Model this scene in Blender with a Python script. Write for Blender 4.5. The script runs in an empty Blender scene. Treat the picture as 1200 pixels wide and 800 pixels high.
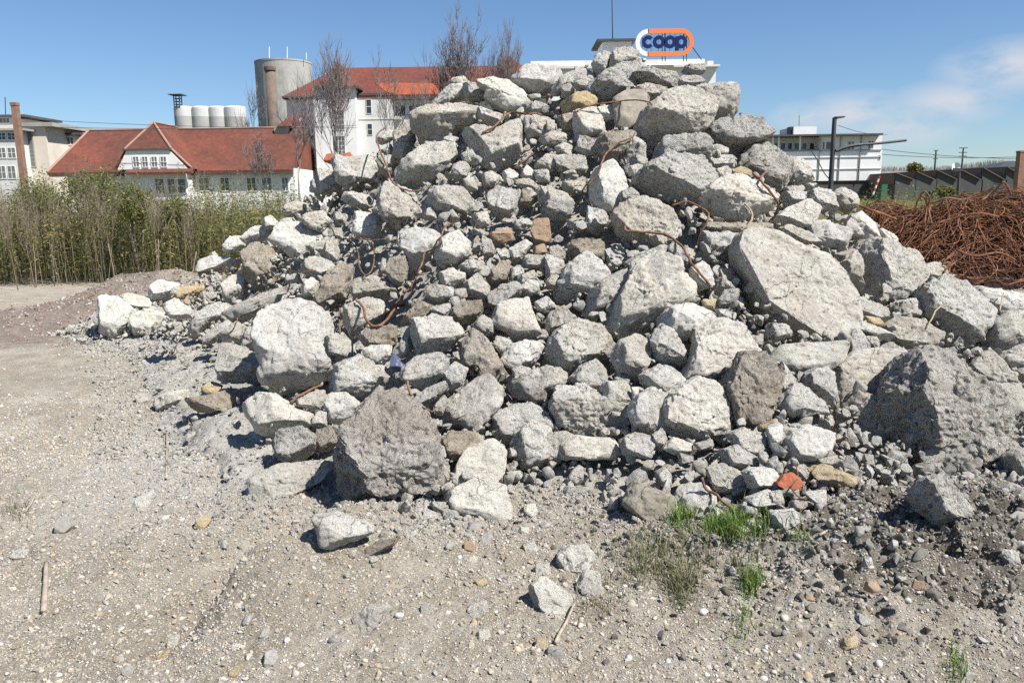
import bpy, bmesh, math, random, zlib
import numpy as np
from mathutils import Vector, Matrix
SUNAZ, EXPO = 124.0, 0.80
# ---------------------------------------------------------------- traced pieces of the heap
# key | tile | outline in the tile's own coordinates | material
TILES = {'A': (100, 200, .25), 'B': (380, 40, .25), 'C': (640, 40, .25), 'D': (380, 220, .25), 'E': (640, 220, .25),
         'F': (900, 220, .25), 'G': (100, 380, .25), 'H': (370, 400, .25), 'I': (640, 400, .25), 'J': (900, 400, .25),
         'P': (0, 0, 1), 'K': (640, 560, .3), 'L': (360, 540, .325), 'M': (0, 540, .325), 'N': (900, 560, .3)}
ROCKS = """
B1 572,222 655,194 690,235 640,250 585,250|c
B2 475,352 535,295 585,250 640,245 660,290 600,320 560,352|c
B3 655,235 740,245 772,275 760,300 700,312 655,290|c
B4 715,235 790,205 860,225 930,270 970,330 930,365 860,370 800,330 760,300 775,260|p
B5 860,215 950,150 1080,150 1120,200 1070,260 1000,275 930,260 880,235|p
B6 410,385 470,345 600,325 710,330 720,380 690,430 620,440 580,480 540,515 470,515 425,450|c
B7 340,650 400,580 480,520 600,510 615,570 570,640 490,690 400,700 350,685|c
B8 640,450 720,430 800,460 900,400 940,470 930,540 870,610 790,640 720,600 690,520|c
B10 -20,640 60,640 85,690 60,740 -10,745|c
B11 70,760 140,740 235,770 240,805 170,815 110,795|c
B12 45,600 60,565 100,590 215,570 245,620 235,680 180,690 120,735 70,690|c
B13 250,530 290,600 335,655 300,672 255,650|b
B14 325,470 410,420 430,480 400,540 380,600 310,590 330,530|c
B15 235,500 320,440 330,490 270,515|c
B16 555,490 590,475 630,490 610,515 570,510|c
B17 605,620 650,595 680,620 665,670 620,690 600,660|c
B18 735,660 790,640 825,670 800,715 750,710|c
B19 835,650 870,630 910,660 880,705 845,690|p
B20 920,665 950,615 980,640 985,680 945,685|p
B21 980,635 1050,640 1055,690 1000,690|c
B22 890,690 960,675 1005,720 985,740 910,715|c
B23 990,610 1050,560 1090,590 1070,640 1000,640|c
B25 945,395 1000,380 1085,410 1080,465 1000,485 960,510 940,450|c
B26 1100,385 1175,365 1200,380 1190,440 1120,450|b
B30 650,680 700,670 720,730 670,740|c
B31 480,780 520,720 640,720 700,790 690,840 600,825 485,830|c
B32 1010,490 1080,455 1145,475 1110,520 1030,520|c
B33 1080,530 1130,510 1180,540 1160,570 1100,570|c
B34 960,355 990,310 1050,345 1035,372 975,370|c
B35 1000,735 1060,710 1100,750 1080,800 1010,790|c
B36 905,740 960,725 1000,760 960,800 915,790|c
B38 950,290 1010,280 1015,305 970,310|c
B41 720,345 770,360 840,370 830,415 770,425 725,400|d
B42 640,560 690,540 720,590 690,610 650,590|c
C1 215,140 235,95 290,85 300,100 280,140 270,190 240,190|c
C2 275,185 290,110 340,65 390,55 420,85 430,130 380,140 330,160|c
C3 30,250 70,200 150,165 240,190 250,210 180,225 110,235 60,290 30,280|d
C4 130,230 180,210 240,215 230,250 150,265|c
C39 70,245 110,230 130,270 100,300 75,290|c
C5 180,255 260,195 340,150 430,130 450,160 420,200 410,260 320,290 270,315 220,300|r
C6 405,195 470,165 540,180 600,170 620,200 610,240 560,245 500,235 420,225|r
C7 430,235 500,235 570,260 560,300 510,315 470,300|c
C8 315,310 370,270 450,258 485,290 470,340 430,400 380,455 325,430|T
C9 625,220 640,195 720,200 740,230 700,255 630,240|c
C10 635,180 660,150 740,140 740,180 700,190|r
C11 440,420 470,360 560,280 640,250 710,265 760,300 780,340 760,430 700,465 600,470 530,510 480,545 445,490|c
C12 700,250 760,225 860,220 885,260 900,345 860,390 790,410 760,440 750,340 700,290|c
C13 760,460 820,410 920,385 990,400 1050,450 1050,490 960,520 880,555 800,540 770,500|r
C14 515,540 570,480 680,465 750,480 765,540 740,590 650,570 560,585 515,590|r
C15 420,660 500,610 590,570 720,575 750,620 790,670 730,740 680,790 590,770 490,740 430,700|c
C16 750,580 830,560 885,580 880,620 800,640 760,630|d
C17 890,600 960,530 1060,520 1110,570 1160,630 1130,720 1060,760 1010,700 960,640 900,640|r
C18 870,640 920,620 960,650 950,680 885,670|t
C19 720,780 770,720 850,665 930,670 1010,720 1060,770 1060,815 980,840 900,870 800,850 730,820|p
C20 205,700 230,640 310,600 350,650 375,720 350,790 300,850 260,840 215,770|p
C21 240,500 300,465 400,455 420,480 380,540 330,580 340,640 270,590 245,550|b
C22 340,580 400,490 455,500 460,590 440,620 370,640|d
C23 135,370 230,345 265,400 270,460 200,480 150,500 130,430|p
C24 60,385 130,365 140,430 100,455 65,430|b
C25 240,350 310,330 325,370 310,400 265,405|p
C26 0,410 40,400 45,450 0,490|c
C27 0,490 60,455 105,475 80,510 20,525|c
C28 40,570 100,560 180,580 200,640 130,670 60,640|d
C29 140,540 160,480 250,500 230,560 190,570|c
C30 0,560 50,565 45,620 0,640|c
C31 -20,720 80,740 130,780 100,810 0,815|c
C32 75,320 150,280 220,275 250,330 180,350 90,365|t
C33 1115,720 1180,710 1210,760 1140,800|c
C35 1120,600 1160,570 1230,610 1250,690 1180,700 1140,670|d
C36 390,625 430,605 470,630 420,670 390,660|c
C37 790,640 850,615 870,650 830,690 790,690|c
C40 80,690 180,685 185,740 110,750 75,720|d
D1 240,50 300,-10 410,10 440,90 400,190 350,210 280,130|c
D2 140,110 240,120 260,150 255,220 160,230 135,200|p
D4 0,270 40,230 65,290 60,340 0,345|c
D5 -30,520 10,420 60,355 130,370 125,500 60,550 0,580|b
D6 120,440 200,415 290,430 335,470 345,510 290,520 220,505 150,520 130,480|c
D7 290,400 310,330 370,320 390,370 380,430 330,470|b
D8 345,210 420,190 520,200 545,250 480,330 440,400 400,370 390,300 340,260|p
D9 515,310 550,240 620,200 680,260 685,310 620,350 540,360|p
D10 765,30 810,0 910,20 915,80 880,150 810,130 770,80|c
D11 920,20 970,10 1005,50 960,90 915,70|b
D13 1020,90 1080,50 1165,60 1160,120 1080,150 1030,130|r
D14 775,215 870,190 890,245 800,270|k
D15 970,210 990,150 1050,150 1060,240 1045,265 985,245|k
D16 980,280 1030,262 1045,300 1010,325 980,310|k
D17 870,280 940,245 970,270 930,330 890,355 865,320|p
D18 930,330 960,310 1050,330 1055,360 1000,380 930,370|c
D19 740,220 780,250 800,300 770,350 745,310|c
D20 690,260 720,220 740,290 700,310|d
D21 630,370 690,330 740,350 750,390 680,395|c
D22 535,400 590,380 650,400 660,450 600,470 545,440|p
D23 480,500 530,460 600,470 610,510 540,540 490,520|c
D24 600,480 660,470 670,510 620,530|c
D25 765,420 830,340 870,350 860,420 800,460 765,450|b
D26 660,450 720,400 770,460 770,520 720,530 670,500|c
D27 770,500 830,460 890,440 925,470 900,530 800,570 765,540|c
D28 925,460 960,430 1000,440 1010,490 940,500|p
D29 870,430 880,380 930,370 935,400 885,440|c
D30 900,420 980,385 1000,430 920,450|c
D31 1040,440 1070,400 1110,420 1090,470 1050,475|c
D32 1050,350 1110,345 1130,390 1080,405|c
D33 1060,280 1100,270 1145,330 1130,360 1060,330|c
D35 580,590 640,535 730,530 740,580 700,630 640,640|e
D36 500,560 590,540 585,600 510,600|c
D37 410,620 520,600 590,610 645,680 600,740 520,770 440,790 410,700|c
D38 345,790 370,680 410,640 415,750 370,800|c
D39 690,650 740,600 800,620 790,690 730,690|c
D40 790,640 830,540 950,520 970,580 1015,690 960,720 900,725 860,680|p
D41 985,540 1040,510 1085,550 1050,585 1000,570|p
D43 795,740 810,695 870,715 890,750 840,790|c
D44 830,790 900,730 1000,720 1030,750 980,820 860,830|p
D46 160,700 200,660 330,650 340,720 300,760 200,745|b
D47 190,750 310,740 310,800 200,820|p
D48 0,700 80,680 130,740 150,800 20,810|c
D49 100,560 200,520 270,530 275,580 220,620 190,670 140,700 100,640|c
D50 355,620 440,530 510,560 500,600 420,620 370,650|b
D51 250,400 270,340 300,330 290,400|c
D54 460,120 500,90 530,120 520,150 470,150|c
D57 420,120 470,80 520,90 490,130 440,140|c
D58 690,130 760,110 780,170 720,190|c
D59 890,160 950,140 985,170 940,195 900,190|c
D60 810,300 860,290 870,330 830,340|c
E1 320,130 400,60 470,40 560,90 620,150 620,220 560,250 500,285 420,290 350,220|c
E2 40,490 100,370 190,300 250,350 285,410 260,455 190,490 100,535 50,520|c
E3 180,580 210,490 300,410 400,385 410,420 340,510 320,560 230,605 180,600|c
E4 280,620 350,510 390,440 420,350 520,315 600,350 630,420 700,500 660,540 590,570 520,600 470,670 380,695 300,670|p
E5 370,350 430,310 560,265 600,300 540,310 440,350 410,370|c
E6 565,280 620,260 665,320 650,370 600,330|c
E7 680,380 740,345 785,400 780,460 720,480 690,470|p
E8 884,300 912,220 992,192 1100,228 1200,280 1312,320 1380,400 1440,500 1432,620 1408,760 1280,820 1120,720 1060,640 960,520 900,400|s
E9 720,330 740,190 880,190 900,230 870,340 800,350|d
E25 745,190 760,160 880,165 1040,165 1050,205 900,215|b
E10 1040,640 1140,640 1160,690 1080,720 1030,700|c
E11 800,530 840,480 905,470 900,520 850,565 810,560|r
E12 530,610 600,560 700,545 790,590 820,620 700,660 620,740 570,700 540,650|p
E17 0,640 20,580 80,555 110,590 150,620 100,650 20,690|c
E18 110,270 130,245 260,240 280,290 270,360 200,300 130,330|b
E19 0,310 80,350 90,380 30,460 0,430|c
E20 730,530 800,520 790,570 740,560|t
E21 790,570 850,570 870,610 820,620|c
E22 780,390 870,380 900,450 860,480 800,520 770,500|d
E23 0,20 50,20 110,50 130,70 110,150 40,140 0,110|c
E24 200,90 280,120 300,180 240,220 190,180|d
E26 930,690 1020,700 1020,740 950,760|d
E27 350,20 400,0 440,40 380,70 340,60|c
E28 270,300 340,270 390,320 340,370 290,390|d
F1 355,190 390,130 450,115 500,150 520,210 515,250 460,265 420,230 370,225|p
F2 430,300 470,260 560,260 690,310 720,400 700,470 620,510 540,550 480,510 440,470 450,400|c
F3 515,200 545,195 620,240 600,275 540,250|p
F4 700,370 790,350 845,390 840,430 740,450 720,410|c
F5 720,480 760,440 860,420 960,480 1030,570 1000,640 930,720 890,775 830,740 800,680 780,620 710,600|c
F6 950,480 1010,465 1120,490 1220,520 1220,600 1080,590 1040,560 990,510|p
F7 980,770 1010,640 1080,590 1200,580 1270,600 1270,700 1100,770 1060,800 990,800|c
F8 380,510 440,510 550,560 550,650 500,630 440,590 400,570|c
F9 560,650 620,610 720,620 800,680 780,730 700,760 640,750 580,700|c
F10 395,640 450,630 590,690 580,720 500,700|p
F11 365,800 390,660 440,680 480,770 420,795|d
F12 450,690 510,700 515,760 480,770|d
F13 520,750 580,725 645,770 650,800 540,800|c
F14 20,150 100,95 190,55 230,100 200,180 150,190 60,185|p
F15 55,190 120,170 200,210 240,250 180,255 100,240|c
F16 200,160 280,150 370,200 385,270 320,300 250,270 180,220|p
F17 310,30 350,0 410,30 430,70 380,120 330,80|c
F18 170,30 250,0 300,20 320,130 240,100 200,60|c
F19 330,370 400,310 440,280 425,420 435,470 380,500 350,440|c
F20 310,310 400,285 410,300 340,350|b
F21 560,560 620,530 700,520 730,520 720,600 640,600 570,620|d
F22 70,20 180,20 180,70 80,80|c
F23 450,600 520,610 545,650 490,650|t
J1 510,350 600,150 660,70 780,30 860,60 950,140 1010,200 1060,320 1090,430 1110,550 1100,700 1030,730 900,680 780,640 660,620 620,530 560,420|R
J2 330,480 340,350 430,245 540,290 560,350 620,530 600,570 480,580 380,530|d
J3 320,120 420,50 560,40 645,60 630,130 590,200 560,290 470,260 400,240 330,280|s
J4 0,100 60,20 200,10 370,0 350,70 300,120 230,130 150,150 60,120|s
J5 150,180 230,130 310,130 330,300 280,300 210,230|c
J6 40,290 130,200 160,200 270,290 290,340 200,330 110,350 80,330|c
J7 110,370 200,340 310,350 310,400 250,420 150,400|d
J8 50,200 70,165 110,155 135,190 110,230 70,240|w
J9 65,480 120,420 220,400 310,440 320,480 240,530 130,580 80,570|p
J10 692,740 732,652 828,636 888,680 960,780 992,808 984,872 840,868 720,808|r
J11 955,120 1000,60 1050,50 1100,130 1170,180 1160,200 1020,200|c
J12 1050,200 1200,210 1240,340 1180,400 1100,390 1060,300|c
J13 1110,550 1150,510 1240,510 1240,680 1150,690|c
J15 200,550 330,535 325,575 220,575|c
J16 10,400 60,380 70,450 20,500|p
J17 200,600 270,580 440,650 400,670 300,680 230,640|t
J18 0,710 60,700 70,760 0,775|c
J21 1080,80 1220,10 1240,200 1150,150|d
J22 110,750 160,730 190,770 130,790|c
J23 170,710 270,700 280,770 220,770|p
J24 20,800 130,790 140,880 40,900|p
I1 30,300 70,220 180,210 300,270 390,300 360,360 350,450 250,430 150,420 50,380|2
I2 250,230 290,190 380,190 405,250 400,310 300,280|c
I3 110,180 180,110 230,90 285,140 280,190 240,235 170,210|c
I4 390,330 430,250 500,220 560,250 570,310 545,390 480,440 420,410|p
I5 555,370 560,270 640,210 720,180 790,200 840,270 865,350 830,430 740,460 620,440 570,410|p
I6 445,160 530,110 600,130 650,180 590,230 530,240 450,200|c
I7 835,210 880,140 920,70 1010,60 1080,120 1100,170 1060,280 1020,350 990,410 890,415 870,330 850,260|e
I8 30,520 150,450 320,460 345,520 300,545 180,545 80,550|p
I9 345,470 420,430 500,450 530,500 480,540 370,530|c
I10 500,440 550,410 570,470 540,520 510,480|c
I11 550,500 600,450 680,480 680,520 600,530|p
I12 690,480 780,460 790,500 720,510|c
I13 840,440 930,410 1020,440 1040,500 990,540 900,500|c
I14 820,520 900,490 1010,560 1020,590 920,600 850,580|c
I15 760,600 830,575 920,620 920,700 850,715 780,680|c
I16 930,620 960,595 1060,600 1095,640 1060,690 960,690|p
I20 1040,410 1110,390 1110,480 1050,490|p
I21 990,400 1080,360 1090,390 1000,420|t
I22 940,740 1040,700 1110,740 1100,775 1000,780|p
I24 400,215 440,215 430,250 405,270|p
I25 -10,445 80,425 170,455 110,490 70,560 0,590|c
I26 315,70 350,0 430,-30 490,0 480,90 430,170 340,150|c
I27 490,0 540,-80 600,-50 650,50 650,120 560,90 500,80|c
I28 0,100 20,0 60,-50 150,-100 250,-70 300,10 320,50 270,80 180,100 110,150 20,130|c
I29 650,160 700,20 720,-60 830,-110 900,-70 980,40 900,110 830,190 720,180|p
I30 615,520 690,540 680,570 630,575|c
K17 305,100 345,15 490,75 500,140 470,175 390,170|o
K18 500,100 530,40 600,25 650,60 675,110 640,150 560,160 510,140|p
H1 80,540 110,430 130,380 200,310 300,220 380,230 450,300 560,370 575,470 620,560 636,640 625,730 595,790 530,812 390,820 310,785 220,775 85,730|E
H2 240,20 340,20 355,80 310,100 240,90|p
H3 60,190 100,120 200,70 270,100 340,150 340,190 270,230 180,255 90,240|c
H4 45,300 70,250 140,245 195,290 170,350 110,385 60,370|p
H5 390,150 480,70 560,60 620,90 610,150 560,190 480,225 430,190|c
H6 600,150 650,100 710,130 690,210 640,240 600,200|c
H7 650,70 730,-55 800,0 840,60 890,150 890,180 800,190 740,110 700,115|b
H8 580,370 620,280 730,200 820,165 870,220 860,290 800,370 790,430 750,420 680,370 600,410|c
H9 870,100 900,30 980,0 1050,10 1065,50 1010,110 930,125|p
H10 900,190 1000,150 1080,120 1160,140 1185,190 1110,260 1080,300 1000,270 930,260|c
H11 920,130 960,115 1010,130 990,180 930,180|c
H12 820,370 880,320 1000,295 1080,340 1100,420 1000,380 940,440 920,500 840,440|c
H13 920,520 940,440 1010,380 1080,400 1140,480 1145,560 1050,610 960,590|c
H15 585,470 640,425 740,430 800,480 720,500 650,560 600,500|b
H16 650,640 680,550 720,500 830,470 885,530 880,600 840,660 830,720 760,720 660,710|p
H17 460,270 520,220 600,190 600,230 560,270 480,310|c
H19 380,230 430,200 460,270 430,290|c
H20 560,300 600,250 620,280 590,350 560,340|c
H21 0,230 40,230 50,280 0,310|c
H22 0,330 30,330 40,400 0,410|c
H23 0,420 60,400 110,470 60,510 0,510|b
H25 624,728 664,688 760,648 880,680 896,740 928,832 896,864 740,808 616,788|p
G1 850,230 855,180 820,60 850,-60 950,-110 1060,-90 1110,-40 1150,60 1180,130 1200,190 1130,240 980,320 900,310 870,280|p
G2 630,240 640,90 700,100 780,140 850,190 850,250 790,280 760,260 700,270|c
G3 730,90 760,20 820,0 850,60 800,110 750,110|c
G5 540,95 570,30 620,0 680,-15 670,30 640,70|c
G6 300,390 330,340 420,310 470,310 465,360 400,395 360,410|p
G7 470,350 560,340 690,300 715,340 680,390 560,410 510,400|b
G8 730,390 780,330 880,330 960,390 1040,420 1050,480 920,490 880,525 810,500 760,440|p
G9 870,570 910,500 1000,485 1070,530 1070,600 1000,650 900,630|r
G10 784,720 900,664 1148,640 1096,732 964,808 888,888 808,860 784,796|s
G11 970,370 1080,310 1130,340 1120,390 1050,400|c
G13 1050,450 1120,410 1130,480 1070,490|c
G14 240,330 290,320 300,370 250,375|c
G16 1140,250 1190,215 1230,240 1210,310 1150,310|c
G19 540,300 590,270 640,290 620,325 560,325|t
L1 30,200 100,190 240,240 225,265 150,290 110,310 60,300|p
L2 190,330 260,290 340,280 300,310 230,345|b
A1 55,610 90,590 150,600 210,650 190,720 130,790 90,800 75,720|p
A2 155,590 210,575 290,600 340,630 280,640 220,650|p
A3 215,720 240,670 300,650 370,650 390,690 320,740 260,780 225,760|p
A4 290,560 340,515 430,530 435,570 380,610 310,600|p
A5 410,590 470,545 545,530 540,560 490,590 430,605|t
A6 360,640 420,600 500,660 490,690 410,690|p
A7 480,760 500,690 570,640 650,610 660,670 600,700 545,760 500,790|c
A8 660,670 700,640 830,580 970,530 1010,570 960,600 850,650 760,690 700,730|c
A9 640,590 650,530 700,480 740,450 760,520 740,600 690,620|p
A10 740,440 730,360 790,330 860,370 910,440 920,500 880,530 800,550 760,520|b
A11 870,330 920,250 1000,245 1090,290 1120,340 1080,370 1030,430 980,410 930,360|p
A12 1090,370 1130,310 1180,330 1185,390 1130,400|c
A13 1005,460 1060,400 1140,420 1170,450 1100,490 1040,490|c
A14 930,500 1000,480 1010,520 950,530|c
A15 1005,550 1060,500 1090,530 1080,570 1030,590|p
A16 830,230 870,210 910,250 890,275 850,270|p
A17 735,320 790,260 870,265 880,290 830,320 760,340|p
A18 640,370 680,310 740,310 740,350 690,380|p
A19 515,430 590,400 690,410 700,440 600,460 530,480|p
A20 590,390 605,375 620,395 600,405|c
A21 920,180 980,140 1050,160 1030,210 940,210|c
A22 1015,230 1050,200 1110,190 1150,240 1120,290 1060,270|c
A23 1160,200 1190,190 1220,230 1180,250|c
A24 1050,60 1100,20 1180,30 1195,90 1130,110 1060,100|c
A28 1155,270 1200,270 1210,330 1170,310|c
A30 460,610 480,600 490,625 470,632|k
A31 640,750 700,710 760,740 720,800 650,800|c
A33 900,235 960,220 1000,240 920,262|c
"""
# landmark pieces: short name used in neighbours' labels | full label
MARKS = {
 'C2': ('topmost rock', 'topmost pale grey rock crowning the rubble heap below the roof box'),
 'C8': ('taupe slab', 'smooth flat taupe concrete slab standing on edge just under the heap top'),
 'C11': ('big overhanging boulder', 'big grey boulder overhanging with shaded underside below the roof sign'),
 'C13': ('jutting ridge block', 'rough pebbly block jutting out of the upper right ridge against the sky'),
 'C15': ('pocked upper boulder', 'wide pocked grey boulder below the overhanging boulder on the upper right'),
 'C20': ('pale wedge', 'tall pale wedge of concrete pointing down in the upper middle'),
 'C21': ('ochre-stained block', 'ochre-stained block in shade under the taupe slab with a wire across'),
 'E8': ('great flat slab', 'great flat slab leaning on the right flank, largest smooth face of the heap'),
 'J1': ('giant pebbly boulder', 'giant dark pebbly boulder at the right foot of the heap'),
 'J2': ('shadowed boulder', 'dark shadowed boulder tucked left of the giant pebbly boulder'),
 'H1': ('earth-crusted boulder', 'big boulder crusted with brown earth at the foot of the heap'),
 'G1': ('big white boulder', 'big whitish boulder on the left flank with a dark hole in its face'),
 'E4': ('cracked middle boulder', 'very large pale boulder with a step crack right of the middle of the heap'),
 'E1': ('rounded boulder', 'rounded boulder with a long rusty bar curving across its front'),
 'B6': ('left ridge block', 'large flat-topped block with dark underside on the upper left ridge'),
 'B7': ('squat left block', 'large squat block below the flat-topped block of the upper left ridge'),
 'B8': ('upper middle block', 'large tilted block under the rusty bar left of the heap top'),
 'B4': ('smooth pale ridge rock', 'smooth pale rock on the ridge line under the bare trees'),
 'D14': ('flat tan brick', 'flat tan brick lying in the small rubble mid-heap'),
 'D15': ('upright tan brick', 'upright tan brick with rounded corners standing in the small rubble'),
 'I5': ('ring-marked block', 'broad block with a round ring mark on its front near the heap foot'),
 'I1': ('two-tone block', 'long block with white top and dark flat front near the heap foot'),
 'I4': ('pitted oval chunk', 'oval white chunk with two round pits beside the two-tone block'),
 'I7': ('brown upright block', 'brown stained upright block below the left corner of the great slab'),
 'A8': ('long slanting slab', 'long narrow slab slanting up the left flank over a dark gap'),
 'A11': ('tilted left slab', 'big tilted pale slab high on the left flank over dark hollow'),
 'D6': ('tilted ledge slab', 'slab tilted like a ledge beside the tangled rusty wires'),
 'D40': ('faceted pale block', 'pale faceted block below the small rubble in mid-heap'),
 'D37': ('hump-backed block', 'hump-backed grey block below the rusty wires in mid-heap'),
 'J9': ('streaked oval chunk', 'streaked oval white chunk above the orange brick fragment'),
 'J8': ('round white cobble', 'small round whitish cobble wedged below the great flat slab'),
 'D35': ('brown earthy chunk', 'brown earthy chunk among grey ones in mid-heap'),
 'F2': ('right shoulder boulder', 'big boulder on the right shoulder just left of the rebar heap'),
 'F5': ('right flank boulder', 'big rough boulder on the right flank with a thin stick beside it'),
 'J10': ('knobbly boulder', 'knobbly half-buried boulder in front of the giant pebbly boulder'),
 'G10': ('pale slab at foot', 'flat pale slab half-buried left of the earth-crusted boulder'),
 'K17': ('olive-brown block', 'olive-brown angular block beside the green grass tuft'),
 'K18': ('white block by grass', 'white rounded block on the ground right of the olive-brown block'),
 'G6': ('white stray chunk', 'white stray chunk lying out on the gravel at the left'),
 'A1': ('left toe rock', 'whitish rock at the far left toe of the heap'),
 'F1': ('pointed right rock', 'pointed white rock standing above the right shoulder boulder'),
 'D9': ('pale dome rock', 'pale dome-shaped rock right of the upper rusty wire loop'),
 'H8': ('ridged foot block', 'ridged grey block right of the earth-crusted boulder'),
 'H13': ('egg-shaped chunk', 'egg-shaped grey chunk standing at the middle of the heap foot'),
 'H16': ('cream face rock', 'cream smooth-faced rock right beside the earth-crusted boulder'),
 'C12': ('sunlit crown block', 'sunlit blocky rock at the right end of the heap top'),
 'C17': ('rough right ridge rock', 'rough rock on the right ridge below the jutting ridge block'),
 'C19': ('white rock by hook', 'white rock with dark front beside the hooked rusty bar on the right'),
 'B12': ('left crest rock', 'mottled rock on the left crest in front of the white building'),
 'C32': ('yellow stone', 'yellowish stone under the thin wire near the heap top'),
 'C5': ('long rough crest rock', 'long rough rock slanting just below the topmost rock'),
 'I29': ('kite-shaped slab', 'kite-shaped pale slab with dark right edge below the cracked boulder'),
 'I28': ('broad foot boulder', 'broad grey boulder above the two-tone block'),
 'J3': ('pale right-hand slab', 'pale flat slab leaning left of the giant pebbly boulder'),
 'A10': ('dusty left boulder', 'dusty brownish boulder left of the dark hollow on the left flank'),
}
# rusty reinforcing bars on the heap: tile | path | radius m | label
BARS = [
 ('B', '285,440 245,480 262,545 292,620 312,680 345,715 400,735 470,728', .011, 'rusty bar hanging in a long curve down the upper left rocks'),
 ('B', '740,465 800,430 850,380 890,365 945,375 985,372 1020,378', .012, 'thick rusty bar arching over rocks left of the heap top'),
 ('B', '885,635 945,590 985,560 1030,548 1055,555', .011, 'short rusty bar in the upper middle small rubble'),
 ('C', '140,390 145,360 230,330 330,318 420,308 480,320 495,330', .008, 'thin dark wire stretched across the taupe slab'),
 ('C', '195,710 240,660 265,590 300,540 350,505 400,485 415,465', .009, 'rusty wire drooping over the ochre-stained block and pale wedge'),
 ('C', '970,655 1000,670 1040,640 1005,680 1050,740 1085,790 1080,840 1050,870', .012, 'hooked rusty bar on the right ridge with a doubled tip'),
 ('E', '370,180 375,200 420,205 520,212 590,235 640,280 680,350 730,410 770,460', .012, 'long rusty bar curving over the rounded boulder'),
 ('E', '590,85 640,68 690,75 755,115 755,160 720,220 708,300', .010, 'rusty bar bent down over the dark gap right of the rounded boulder'),
 ('E', '930,75 960,110 965,145 935,185 910,200', .010, 'short dark bar sticking up at the corner of the great slab'),
 ('D', '100,235 140,270 160,310 165,370 195,410 225,380 235,310 222,250', .008, 'looped rusty wire hanging at left in mid-heap'),
 ('D', '100,240 160,240 220,245 290,240', .008, 'straight rusty wire lying across the looped wire'),
 ('D', '605,165 570,180 550,220 540,265 505,290 470,310 460,350 440,400 465,405', .009, 'wavy rusty bar rising beside the pale dome rock'),
 ('D', '430,420 410,460 360,510 320,560 280,600', .009, 'pale bar strand slanting down left in mid-heap'),
 ('D', '445,440 390,480 345,530 300,590 270,620', .007, 'second thinner strand right of the pale bar strand'),
 ('D', '150,520 180,560 200,620 240,650 290,620 340,560 375,545', .013, 'thick rusty bar bent like a bow in mid-heap'),
 ('D', '75,545 70,600 75,690', .008, 'short dark bar standing upright below the brownish left boulder'),
 ('A', '810,490 860,480 915,455 960,470 1010,475 1070,470', .008, 'thin rusty bar in the dark hollow of the left flank'),
 ('G', '960,370 1000,335 1050,310 1105,285', .012, 'orange rusty bar poking from under the big white boulder'),
 ('G', '390,150 430,135 430,90 440,60 420,20', .006, 'forked brown twig-like wire on the gravel left of the heap'),
 ('F', '740,660 770,610 790,570 830,540', .007, 'thin pale stick leaning beside the right flank boulder'),
 ('F', '1085,580 1095,530 1105,490', .007, 'short brown stick standing on the white rock at the right edge'),
 ('F', '820,400 845,370 850,350 815,360', .010, 'small rusty hook curling at the left end of the rebar heap foot'),
 ('H', '430,180 440,240 455,250', .009, 'short orange rusty stub above the earth-crusted boulder'),
 ('H', '500,310 530,320 550,335', .008, 'tiny rusty stub right of the orange stub'),
 ('I', '730,640 750,690 800,720 840,760 880,790', .010, 'dark bent bar lying on rubble left of the orange fragment'),
 ('J', '130,580 140,640 110,690 150,730 180,740', .005, 'thin wire curling round the orange brick fragment'),
 ('A', '690,710 715,690 690,745 660,770', .006, 'brown splinter wire under the long slanting slab'),
]
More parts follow.
